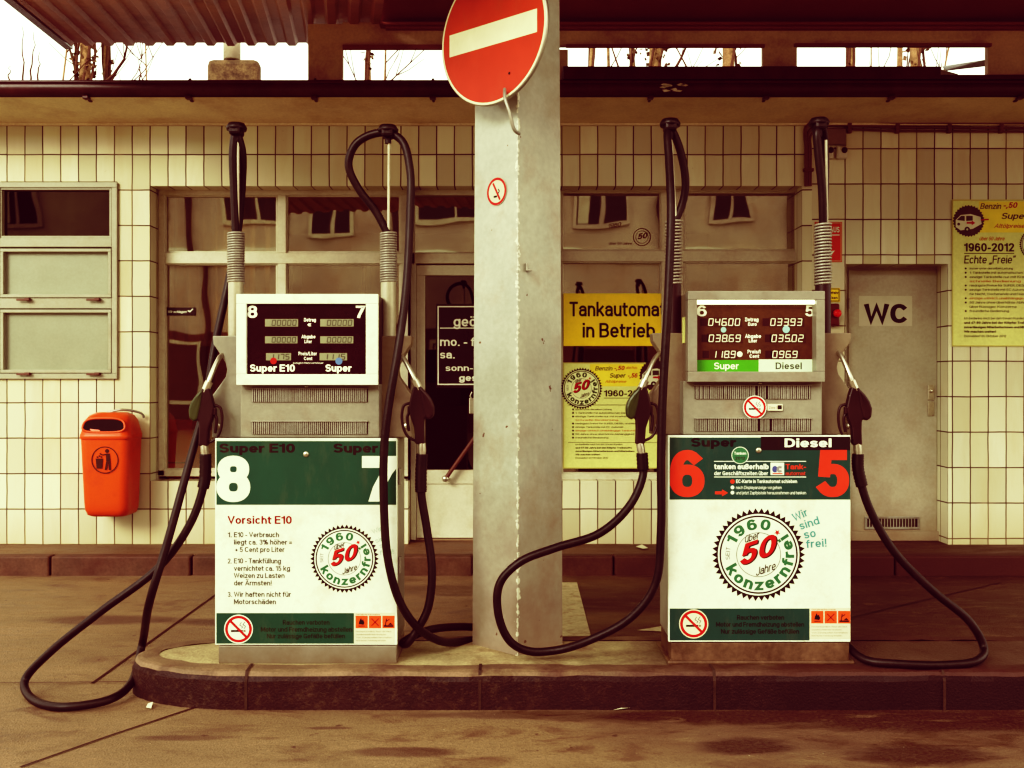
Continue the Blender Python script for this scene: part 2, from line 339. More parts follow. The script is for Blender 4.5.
# ------------------------------------------------------------------ printing (lettering and marks on a surface)
# ---- a grotesque alphabet drawn as pen strokes (pen width w, cap height 1)
def _E(cx, cy, rx, ry, a0, a1, n=12):
    n = max(4, int(n * abs(a1 - a0) / 180.)); out = []
    for k in range(n + 1):
        t = R(a0 + (a1 - a0) * k / n); c, s = math.cos(t), math.sin(t)
        out.append((cx + rx * math.copysign(abs(c) ** .88, c), cy + ry * math.copysign(abs(s) ** .88, s)))
    return out
def _glyph(ch, w, n):
    """-> advance width, list of (closed, points)"""
    a = w / 2; B = a; C = 1 - a; X = .74 - a; D = -.26 + a; E = lambda *q: _E(*q, n)
    def o_(*p): return (False, list(p))
    def c_(p): return (True, p[:-1])
    k = w * .55
    def lw(b): return b + k           # letters grow a little with the pen
    if ch == ' ': return .26, []
    if ch in '0O':
        W = lw(.50 if ch == '0' else .66); return W, [c_(E(W / 2, .5, W / 2 - a, .5 - a, 0, 360))]
    if ch == '1': W = lw(.28); return W, [o_((W - a, B), (W - a, C)), o_((a, .77), (W - a - .03, .77 + .02))]
    if ch == '2': W = lw(.48); r = W / 2 - a; return W, [(False, E(W / 2, C - r, r, r, 165, -35) + [(a + .02, B), (W - a, B)])]
    if ch == '3':
        W = lw(.48); r = W / 2 - a; m = .53; return W, [(False, E(W / 2, (C + m) / 2, r * .92, (C - m) / 2, 150, -90)), (False, E(W / 2, (B + m) / 2, r, (m - B) / 2, 90, -150))]
    if ch == '4': W = lw(.50); s = W - a - .10; return W, [o_((s, B), (s, C), (a, .27), (W - a, .27))]
    if ch == '5':
        W = lw(.48); r = W / 2 - a; ry = .31 - a * .6; return W, [o_((W - a - .04, C), (a + .07, C), (a + .045, .47 + a * .6)), (False, E(W / 2, B + ry, r, ry, 122, -162 + 180 * max(0, w - .1)))]
    if ch in '69':
        W = lw(.49); r = W / 2 - a; ry = .315 - a * .72
        P_ = [c_(E(W / 2, B + ry, r, ry, 180, 540)), (False, E(W / 2 + .0, .5, r, C - .5, 48 + 90 * max(0, w - .15), 180) + [(a, B + ry)])]
        if ch == '9': P_ = [(c, [(W - x, 1 - y) for x, y in p]) for c, p in P_]
        return W, P_
    if ch == '7': W = lw(.46); return W, [(False, [(a, C), (W - a, C)] + [(W - a - .02, C - .06), (W * .55, .48), (W * .36 , .2), (W * .32, B)])]
    if ch == '8':
        W = lw(.49); m = .53; return W, [c_(E(W / 2, (C + m) / 2, (W / 2 - a) * .9, (C - m) / 2, -90, 270)), c_(E(W / 2, (B + m) / 2, W / 2 - a, (m - B) / 2, 90, 450))]
    if ch in 'AÄ':
        W = lw(.66); P_ = [o_((a * .9, B), (W / 2, C + a * .4), (W - a * .9, B)), o_((W * .24, .30), (W * .76, .30))]
        if ch == 'Ä': P_ += [o_((W * .3 - .01, 1.16), (W * .3 + .01, 1.16)), o_((W * .7 - .01, 1.16), (W * .7 + .01, 1.16))]
        return W, P_
    if ch == 'B': W = lw(.56); m = .52; return W, [(False, [(a, m), (W * .5, m)] + E(W * .5, (m + C) / 2, W * .5 - a - .03, (C - m) / 2, -90, 90) + [(a, C), (a, B), (W * .5, B)] + E(W * .5, (m + B) / 2, W * .5 - a, (m - B) / 2, -90, 90))]
    if ch in 'CG€':
        W = lw(.62); P_ = [(False, E(W / 2, .5, W / 2 - a, .5 - a, 36 + 60 * w, 324 - 60 * w))]
        if ch == 'G': P_ = [(False, E(W / 2, .5, W / 2 - a, .5 - a, 38, 340)), o_((W * .56, .44), (W - a, .44), (W - a, B))]
        if ch == '€': P_ += [o_((0, .58), (W * .62, .58)), o_((0, .42), (W * .58, .42))]
        return W, P_
    if ch == 'D': W = lw(.62); return W, [(True, [(a, B), (a, C), (W * .42, C)] + E(W * .42, .5, W * .58 - a, .5 - a, 90, -90))]
    if ch in 'EF': W = lw(.50 if ch == 'E' else .47); return W, ([o_((W - a, C), (a, C), (a, B), (W - a, B))] if ch == 'E' else [o_((W - a, C), (a, C), (a, B))]) + [o_((a, .52), (W - a - .03, .52))]
    if ch == 'H': W = lw(.58); return W, [o_((a, B), (a, C)), o_((W - a, B), (W - a, C)), o_((a, .52), (W - a, .52))]
    if ch == 'I': W = w + .02; return W, [o_((W / 2, B), (W / 2, C))]
    if ch == 'J': W = lw(.44); r = W / 2 - a; return W, [(False, [(W - a, C), (W - a, B + r)] + E(W / 2, B + r, r, r, 0, -180))]
    if ch == 'K': W = lw(.58); return W, [o_((a, B), (a, C)), o_((W - a * 1.2, C), (a * 1.4, .42)), o_((W * .38, .58), (W - a, B))]
    if ch == 'L': W = lw(.46); return W, [o_((a, C), (a, B), (W - a, B))]
    if ch == 'M': W = lw(.74); return W, [o_((a, B), (a, C)), o_((W - a, B), (W - a, C)), o_((a + w * .25, C - w * .2), (W / 2, B + .16)), o_((W - a - w * .25, C - w * .2), (W / 2, B + .16))]
    if ch == 'N': W = lw(.60); return W, [o_((a, B), (a, C)), o_((W - a, B), (W - a, C)), o_((a + w * .2, C - w * .2), (W - a - w * .2, B + w * .2))]
    if ch in 'PR':
        W = lw(.54); m = .46; P_ = [(False, [(a, B), (a, C), (W * .5, C)] + E(W * .5, (m + C) / 2, W * .5 - a, (C - m) / 2, 90, -90) + [(a, m)])]
        if ch == 'R': P_.append(o_((W * .5, m), (W - a, B)))
        return W, P_
    if ch == 'S':
        W = lw(.54); r = W / 2 - a; m = .51; return W, [(False, E(W / 2, (C + m) / 2, r * .95, (C - m) / 2, 20 + 90 * w, 270) + E(W / 2, (B + m) / 2, r, (m - B) / 2, 90, -160 + 90 * w)[1:])]
    if ch == 'T': W = lw(.52); return W, [o_((a, C), (W - a, C)), o_((W / 2, B), (W / 2, C))]
    if ch in 'UÜ':
        W = lw(.58); r = W / 2 - a; P_ = [(False, [(a, C), (a, B + r)] + E(W / 2, B + r, r, r, 180, 360) + [(W - a, C)])]
        if ch == 'Ü': P_ += [o_((W * .3 - .01, 1.16), (W * .3 + .01, 1.16)), o_((W * .7 - .01, 1.16), (W * .7 + .01, 1.16))]
        return W, P_
    if ch == 'V': W = lw(.60); return W, [o_((a * .9, C), (W / 2, B), (W - a * .9, C))]
    if ch == 'W': W = lw(.88); return W, [o_((a * .9, C), (W * .27, B), (W / 2, C - .04), (W * .73, B), (W - a * .9, C))]
    if ch == 'Z': W = lw(.52); return W, [o_((a, C), (W - a, C), (a, B), (W - a, B))]
    # lower case
    m = .37
    if ch in 'oöe':
        W = lw(.48); r = W / 2 - a
        if ch == 'e': return W, [(False, E(W / 2, m, r, m - a, 0, 322 - 110 * w)), o_((a + w * .3, m - .01), (W - a - w * .3, m - .01))]
        P_ = [c_(E(W / 2, m, r, m - a, 0, 360))]
        if ch == 'ö': P_ += [o_((W * .27, .92), (W * .29, .92)), o_((W * .71, .92), (W * .73, .92))]
        return W, P_
    if ch in 'aä':
        W = lw(.46); r = W / 2 - a; P_ = [(False, E(W / 2, X - .2, r, .2, 170 - 90 * w, 0) + [(W - a, B)]), (False, [(W - a, .42), (W * .5, .42)] + E(W * .45, (B + .42) / 2, W * .45 - a, (.42 - B) / 2, 90, 270) + [(W * .6, B + .01), (W - a, B + .12)])]
        if ch == 'ä': P_ += [o_((W * .27, .92), (W * .29, .92)), o_((W * .71, .92), (W * .73, .92))]
        return W, P_
    if ch in 'bdpqg':
        W = lw(.49); r = W / 2 - a; s = a if ch in 'bp' else W - a; P_ = [c_(E(W / 2, m, r, m - a, 0, 360))]
        if ch in 'bd': P_.append(o_((s, B), (s, C)))
        elif ch in 'pq': P_.append(o_((s, D), (s, X)))
        else: P_.append((False, [(s, X), (s, D + .16)] + E(W / 2, D + .16, r, .16, 0, -165)))
        return W, P_
    if ch == 'c': W = lw(.45); return W, [(False, E(W / 2, m, W / 2 - a, m - a, 40 + 90 * w, 320 - 90 * w))]
    if ch == 'f': W = lw(.27); x = a + .06; return W, [(False, [(x, B), (x, C - .16)] + E(x + .16, C - .16, .16, .16, 180, 95)), o_((a - .02, X), (W - a + .02, X))]
    if ch in 'hnr':
        W = lw(.46 if ch != 'r' else .28); r = W / 2 - a; P_ = [o_((a, B), (a, C if ch == 'h' else X))]
        if ch == 'r': P_.append((False, E(a + .22, X - .26, .22, .26, 175, 95)))
        else: P_.append((False, E(W / 2, X - .26, r, .26, 172, 0) + [(W - a, B)]))
        return W, P_
    if ch == 'm':
        W = lw(.76) + w * .4; q = (W - w) / 4; return W, [o_((a, B), (a, X)), (False, E(a + q, X - .24, q, .24, 172, 0) + [(a + 2 * q, B)]), (False, E(a + 3 * q, X - .24, q, .24, 172, 0) + [(a + 4 * q, B)])]
    if ch in 'uü':
        W = lw(.46); r = W / 2 - a; P_ = [(False, [(a, X), (a, B + .26)] + E(W / 2, B + .26, r, .26, 180, 352)), o_((W - a, B), (W - a, X))]
        if ch == 'ü': P_ += [o_((W * .27, .92), (W * .29, .92)), o_((W * .71, .92), (W * .73, .92))]
        return W, P_
    if ch == 'i': W = w + .02; return W, [o_((W / 2, B), (W / 2, X)), o_((W / 2, C - .005), (W / 2, C + .005))]
    if ch == 'l': W = w + .02; return W, [o_((W / 2, B), (W / 2, C))]
    if ch == 'j': W = w + .06; return W, [o_((W - a, X), (W - a, D + .04), (a, D)), o_((W - a, C - .005), (W - a, C + .005))]
    if ch == 'k': W = lw(.46); return W, [o_((a, B), (a, C)), o_((W - a * 1.3, X), (a * 1.4, .30)), o_((W * .40, .43), (W - a, B))]
    if ch == 's':
        W = lw(.43); r = W / 2 - a; m = .375; return W, [(False, E(W / 2, (X + m) / 2, r * .95, (X - m) / 2, 20 + 110 * w, 270) + E(W / 2, (B + m) / 2, r, (m - B) / 2, 90, -160 + 110 * w)[1:])]
    if ch == 't': W = lw(.27); x = a + .06; return W, [(False, [(x, .93 - a), (x, B + .14)] + E(x + .14, B + .14, .14, .14, 180, 265)), o_((a - .02, X), (W - a + .02, X))]
    if ch == 'v': W = lw(.46); return W, [o_((a * .9, X), (W / 2, B), (W - a * .9, X))]
    if ch == 'w': W = lw(.70); return W, [o_((a * .9, X), (W * .28, B), (W / 2, X - .03), (W * .72, B), (W - a * .9, X))]
    if ch == 'x': W = lw(.46); return W, [o_((a, B), (W - a, X)), o_((a, X), (W - a, B))]
    if ch == 'y': W = lw(.46); return W, [o_((a * .9, X), (W / 2 + .02, B + .03)), o_((W - a * .9, X), (W * .36, D), (a, D))]
    if ch == 'z': W = lw(.42); return W, [o_((a, X), (W - a, X), (a, B), (W - a, B))]
    if ch == 'ß':
        W = lw(.48); return W, [(False, [(a, B), (a, C - .2)] + E(a + .19, C - .2, .19, .2, 180, -70) + [(W * .55, .55)]), (False, E(W * .52, (B + .55) / 2, W * .48 - a, (.55 - B) / 2, 90, -130))]
    # marks
    if ch == '.': W = w + .06; return W, [o_((W / 2 - .01, B), (W / 2 + .01, B))]
    if ch == ',': W = w + .06; return W, [o_((W / 2 + .01, B), (W / 2 - .04, -.08))]
    if ch == '-': W = .34; return W, [o_((a, .36), (W - a, .36))]
    if ch == '=': W = .48; return W, [o_((a, .26), (W - a, .26)), o_((a, .52), (W - a, .52))]
    if ch == '+': W = .50; return W, [o_((a, .39), (W - a, .39)), o_((W / 2, .39 - W / 2 + a), (W / 2, .39 + W / 2 - a))]
    if ch == '%': W = .86; w_ = .17; return W, [c_(E(.2, .74, .14, .18, 0, 360)), c_(E(W - .2, .26, .14, .18, 0, 360)), o_((.26, B), (W - .26, C))]
    if ch == '/': W = .34; return W, [o_((.04, B), (W - .04, C))]
    if ch == '!': W = w + .06; return W, [o_((W / 2, .36), (W / 2, C)), o_((W / 2, B), (W / 2, B + .01))]
    if ch == ':': W = w + .06; return W, [o_((W / 2, B), (W / 2, B + .01)), o_((W / 2, X), (W / 2, X - .01))]
    if ch in '„“': W = .34; y = -.02 if ch == '„' else .86; return W, [o_((.12, y + .08), (.07, y - .06)), o_((.28, y + .08), (.23, y - .06))]
    return .4, []
def _ribbon(pts, closed, a):
    """outline quads of a pen stroke with mitred bends and square ends"""
    q = [pts[0]]
    for p in pts[1:]:
        if math.hypot(p[0] - q[-1][0], p[1] - q[-1][1]) > 1e-5: q.append(p)
    if closed and math.hypot(q[0][0] - q[-1][0], q[0][1] - q[-1][1]) < 1e-5: q.pop()
    N = len(q)
    if N < 2: return []
    if not closed:
        d = math.hypot(q[1][0] - q[0][0], q[1][1] - q[0][1]); q[0] = (q[0][0] - (q[1][0] - q[0][0]) / d * a, q[0][1] - (q[1][1] - q[0][1]) / d * a)
        d = math.hypot(q[-1][0] - q[-2][0], q[-1][1] - q[-2][1]); q[-1] = (q[-1][0] + (q[-1][0] - q[-2][0]) / d * a, q[-1][1] + (q[-1][1] - q[-2][1]) / d * a)
    def nrm(p, r): d = math.hypot(r[0] - p[0], r[1] - p[1]) or 1; return (-(r[1] - p[1]) / d, (r[0] - p[0]) / d)
    Ls, Rs = [], []
    for i in range(N):
        if closed or 0 < i < N - 1:
            n0 = nrm(q[i - 1], q[i]); n1 = nrm(q[i], q[(i + 1) % N]); mx, my = n0[0] + n1[0], n0[1] + n1[1]; ml = math.hypot(mx, my)
            if ml < 1e-4: mx, my, s = n0[0], n0[1], 1.
            else: mx /= ml; my /= ml; s = 1 / max(.45, mx * n0[0] + my * n0[1])
        else: mx, my = nrm(q[0], q[1]) if i == 0 else nrm(q[-2], q[-1]); s = 1.
        Ls.append((q[i][0] + mx * a * s, q[i][1] + my * a * s)); Rs.append((q[i][0] - mx * a * s, q[i][1] - my * a * s))
    M_ = N if closed else N - 1
    return [(Ls[i], Rs[i], Rs[(i + 1) % N], Ls[(i + 1) % N]) for i in range(M_)]
_tc = {}
def glyphs(s, bold=0., shear=0., n=10):
    """-> (strokes, width); a stroke is a list of quads, later strokes of a letter lie a hair above earlier ones"""
    key = (s, bold, shear, n)
    if key in _tc: return _tc[key]
    w = .105 + bold * 3.0; x = 0.; out = []; gap = .085 if bold < .03 else .07
    for ch in s:
        W, ps = _glyph(ch, w, n)
        for i, (cl, p) in enumerate(ps):
            out.append((i, [[(x + u + v * shear, v) for u, v in qd] for qd in _ribbon(p, cl, w / 2)]))
        x += W + (gap if ch != ' ' else 0)
    _tc[key] = (out, x - gap); return _tc[key]
CAP = 1.0

BLACK = (.012, .009, .009); WHITE = (.80, .83, .72); RED = (.46, .022, .02); GREEN = (.012, .085, .045); DRED = (.22, .012, .015)
TEAL = (.05, .22, .20); BGREEN = (.02, .14, .065)
class Print:
    """flat coloured shapes laid layer on layer over a surface; coordinates are those of the photograph"""
    def __init__(s, d=None, frame=None, step=.0006, base=.001):
        s.unit = 1.0
        s.mb = MB(); s.c = []; s.d = d; s.step = step; s.base = base; s.frame = frame
    def at(s, x, y, l):
        off = s.base + s.step * l
        if s.frame: return s.frame(x, y, off)
        return (PX(x, s.d), s.d - off, PZ(y, s.d))
    def poly(s, pts, col, l=0):
        a = sum(pts[i][0] * pts[(i + 1) % len(pts)][1] - pts[(i + 1) % len(pts)][0] * pts[i][1] for i in range(len(pts)))
        if a > 0: pts = pts[::-1]
        s.mb.face([s.at(x, y, l) for x, y in pts]); s.c.append(col)
    def rect(s, x0, y0, x1, y1, col, l=0): s.poly([(x0, y0), (x1, y0), (x1, y1), (x0, y1)], col, l)
    def frame_rect(s, x0, y0, x1, y1, w, col, l=0):
        s.rect(x0, y0, x1, y0 + w, col, l); s.rect(x0, y1 - w, x1, y1, col, l)
        s.rect(x0, y0 + w, x0 + w, y1 - w, col, l); s.rect(x1 - w, y0 + w, x1, y1 - w, col, l)
    def disc(s, x, y, r, col, l=0, n=40): s.poly([(x + r * math.cos(2 * math.pi * k / n), y + r * math.sin(2 * math.pi * k / n)) for k in range(n)], col, l)
    def ring(s, x, y, r0, r1, col, l=0, n=48, a0=0., a1=360.):
        for k in range(n):
            a = R(a0 + (a1 - a0) * k / n); b = R(a0 + (a1 - a0) * (k + 1) / n)
            s.poly([(x + r0 * math.cos(a), y - r0 * math.sin(a)), (x + r1 * math.cos(a), y - r1 * math.sin(a)),
                    (x + r1 * math.cos(b), y - r1 * math.sin(b)), (x + r0 * math.cos(b), y - r0 * math.sin(b))], col, l)
    def line(s, x0, y0, x1, y1, w, col, l=0):
        L = math.hypot(x1 - x0, y1 - y0); nx, ny = -(y1 - y0) / L * w / 2, (x1 - x0) / L * w / 2
        s.poly([(x0 + nx, y0 + ny), (x1 + nx, y1 + ny), (x1 - nx, y1 - ny), (x0 - nx, y0 - ny)], col, l)
    def path(s, pts, w, col, l=0):
        for a, b in zip(pts, pts[1:]): s.line(*a, *b, w, col, l)
    def raw(s, strokes, fn, col, l):
        for i, quads in strokes:
            for q in quads:
                p = [fn(*v) for v in q]
                ar = sum(p[k][0] * p[(k + 1) % 4][1] - p[(k + 1) % 4][0] * p[k][1] for k in range(4))
                if abs(ar) < 1e-9: continue
                if ar > 0: p = p[::-1]
                s.mb.face([s.at(*v, l + .16 * i) for v in p]); s.c.append(col)
    def text(s, t, x0, x1, yb, h, col, l=1, bold=.018, shear=0., rot=0., align='fit'):
        """word between x0 and x1, baseline yb, cap height h, turned by rot degrees about its left foot"""
        strokes, wd = glyphs(t, bold, shear, 6 if h * s.unit < 4.2 else (7 if h * s.unit < 12 else 16)); ky = h; kx = (x1 - x0) / wd
        cr, sr = math.cos(R(rot)), math.sin(R(rot))
        def fn(x, y):
            X = x * kx; Y = y * ky
            return (x0 + X * cr - Y * sr, yb - (X * sr + Y * cr))
        s.raw(strokes, fn, col, l)
    def arc_text(s, t, cx, cy, r, h, a0, a1, col, l=1, bold=.03, inward=False):
        """letters spread from angle a0 to a1 on a circle of radius r (baseline); inward: their heads point at the centre"""
        ws = [glyphs(ch, bold, 0., 8)[1] for ch in t]
        gap = .12; tot = sum(ws) + gap * (len(t) - 1); u = 0
        for ch, w in zip(t, ws):
            strokes, wc_ = glyphs(ch, bold, 0., 8); mid = (u + w / 2) / tot; u += w + gap
            an = R(a0 + (a1 - a0) * mid); c = wc_ / 2
            rd = Vector((math.cos(an), math.sin(an))); tg = Vector((-rd.y, rd.x)) if inward else Vector((rd.y, -rd.x)); k = h
            kx = min(abs(R(a1 - a0)) * (r - (h * .37 if inward else -h / 2)) / tot, k * 1.5)
            def fn(x, y, an=an, c=c, rd=rd, tg=tg, k=k, kx=kx):
                p = rd * (r - y * k if inward else r + y * k) + tg * ((x - c) * kx)
                return (cx + p.x, cy - p.y)
            s.raw(strokes, fn, col, l)
    SEG = {'0': 'abcdef', '1': 'bc', '2': 'abged', '3': 'abgcd', '4': 'fgbc', '5': 'afgcd', '6': 'afgedc', '7': 'abc', '8': 'abcdefg', '9': 'abcdfg', ' ': ''}
    def seven(s, t, x0, x1, y0, y1, col, l=1, w=1.):
        n = len([c for c in t if c != '.']); pw = (x1 - x0) / n; cw = pw * .62; i = -1; h = y1 - y0
        for c in t:
            if c == '.':
                X = x0 + i * pw + cw + pw * .16; s.rect(X - w * .45, y1 - w * .9, X + w * .45, y1, col, l); continue
            i += 1; X = x0 + i * pw; sk = lambda y: (y1 - y) * .12
            P_ = {'a': ((0, 0), (1, 0)), 'b': ((1, 0), (1, .5)), 'c': ((1, .5), (1, 1)), 'd': ((0, 1), (1, 1)), 'e': ((0, .5), (0, 1)), 'f': ((0, 0), (0, .5)), 'g': ((0, .5), (1, .5))}
            for g in Print.SEG[c]:
                (ax, ay), (bx, by) = P_[g]
                xa, ya, xb, yb = X + ax * cw, y0 + ay * h, X + bx * cw, y0 + by * h
                s.line(xa + sk(ya), ya, xb + sk(yb), yb, w, col, l)
    def no_smoking(s, x, y, r, l=1, white=WHITE, flip=False):
        s.disc(x, y, r, white, l); s.ring(x, y, r * .74, r * .93, RED, l + 1)
        s.rect(x - r * .52, y + r * .06, x + r * .30, y + r * .20, BLACK, l + 1); s.rect(x + r * .34, y + r * .06, x + r * .50, y + r * .20, (.25, .2, .15), l + 1)
        s.path([(x + r * .38, y - r * .02), (x + r * .5, y - r * .2), (x + r * .3, y - r * .3), (x + r * .45, y - r * .5)], r * .06, (.2, .2, .2), l + 1)
        s.path([(x + r * .2, y - r * .05), (x + r * .3, y - r * .16), (x + r * .08, y - r * .28), (x + r * .2, y - r * .48)], r * .06, (.2, .2, .2), l + 1)
        q = r * .56; s.line(x - q, y - q, x + q, y + q, r * .17, RED, l + 2)
    def badge(s, x, y, r, l=1, white=WHITE, grn=BGREEN, n=46):
        pts = []
        for k in range(n * 2):
            a = math.pi * k / n; q = r * (1 if k % 2 == 0 else .90); pts.append((x + q * math.cos(a), y + q * math.sin(a)))
        s.poly(pts, BLACK, l); s.disc(x, y, r * .875, white, l + 1, 64); s.ring(x, y, r * .805, r * .84, BLACK, l + 2, 64)
        s.ring(x, y, r * .465, r * .48, (.1, .12, .1), l + 2, 48)
        s.arc_text('1960', x, y, r * .54, r * .235, 158, 66, grn, l + 2, bold=.034)
        s.arc_text('konzernfrei', x, y, r * .765, r * .255, 201, 397, grn, l + 2, bold=.034, inward=True)
        s.arc_text('SEIT', x, y, r * .62, r * .09, 189, 166, BLACK, l + 2, bold=.0)
        st = []
        for k in range(10):
            a = R(50) + math.pi * k / 5; q = r * (.075 if k % 2 == 0 else .03); st.append((x + r * .62 * math.cos(R(50)) + q * math.cos(a), y - r * .62 * math.sin(R(50)) - q * math.sin(a)))
        s.poly(st, RED, l + 2)
        s.text('50', x - r * .40, x + r * .40, y + r * .27, r * .42, (.03, .02, .02), l + 3, bold=.03, shear=.38, rot=19)
        s.text('50', x - r * .42, x + r * .37, y + r * .25, r * .42, RED, l + 4, bold=.026, shear=.38, rot=19)
        s.text('über', x - r * .30, x + r * .02, y - r * .25, r * .15, BLACK, l + 5, bold=.006, shear=.5, rot=19)
        s.text('Jahre', x - r * .06, x + r * .38, y + r * .46, r * .17, BLACK, l + 5, bold=.006, shear=.5, rot=19)
    def build(s, name, m, parent=None):
        o = s.mb.build(name, m, parent)
        at = o.data.color_attributes.new('col', 'FLOAT_COLOR', 'CORNER')
        buf = []
        for f, c in zip(s.mb.f, s.c): buf += [c[0], c[1], c[2], 1.] * len(f)
        at.data.foreach_set('color', buf)
        return o

# ------------------------------------------------------------------ materials in use
INK = ink_mat('printed_ink'); INK_WALL = ink_mat('poster_ink', .35, .12)
def shade_right(m, x0=-.1, x1=1.0, col=(.045, .016, .014), amt=.88):
    """shade painted into the colour, thickening unevenly towards the right"""
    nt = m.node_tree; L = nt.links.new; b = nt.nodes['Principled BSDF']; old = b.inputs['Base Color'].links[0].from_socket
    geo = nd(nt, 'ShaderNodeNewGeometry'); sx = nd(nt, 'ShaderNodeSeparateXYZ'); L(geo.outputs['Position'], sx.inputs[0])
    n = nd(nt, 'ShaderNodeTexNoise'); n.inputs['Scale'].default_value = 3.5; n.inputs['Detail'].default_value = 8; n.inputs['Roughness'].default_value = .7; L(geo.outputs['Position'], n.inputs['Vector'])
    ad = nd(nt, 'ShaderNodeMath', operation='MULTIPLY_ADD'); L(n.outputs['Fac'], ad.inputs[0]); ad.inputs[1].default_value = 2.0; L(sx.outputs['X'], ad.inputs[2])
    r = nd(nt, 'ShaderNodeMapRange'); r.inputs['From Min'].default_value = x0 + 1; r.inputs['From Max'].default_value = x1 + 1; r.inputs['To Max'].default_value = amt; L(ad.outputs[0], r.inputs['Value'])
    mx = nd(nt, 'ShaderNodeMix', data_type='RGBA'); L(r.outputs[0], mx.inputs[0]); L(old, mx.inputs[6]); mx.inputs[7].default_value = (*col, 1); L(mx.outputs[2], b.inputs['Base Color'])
    return m
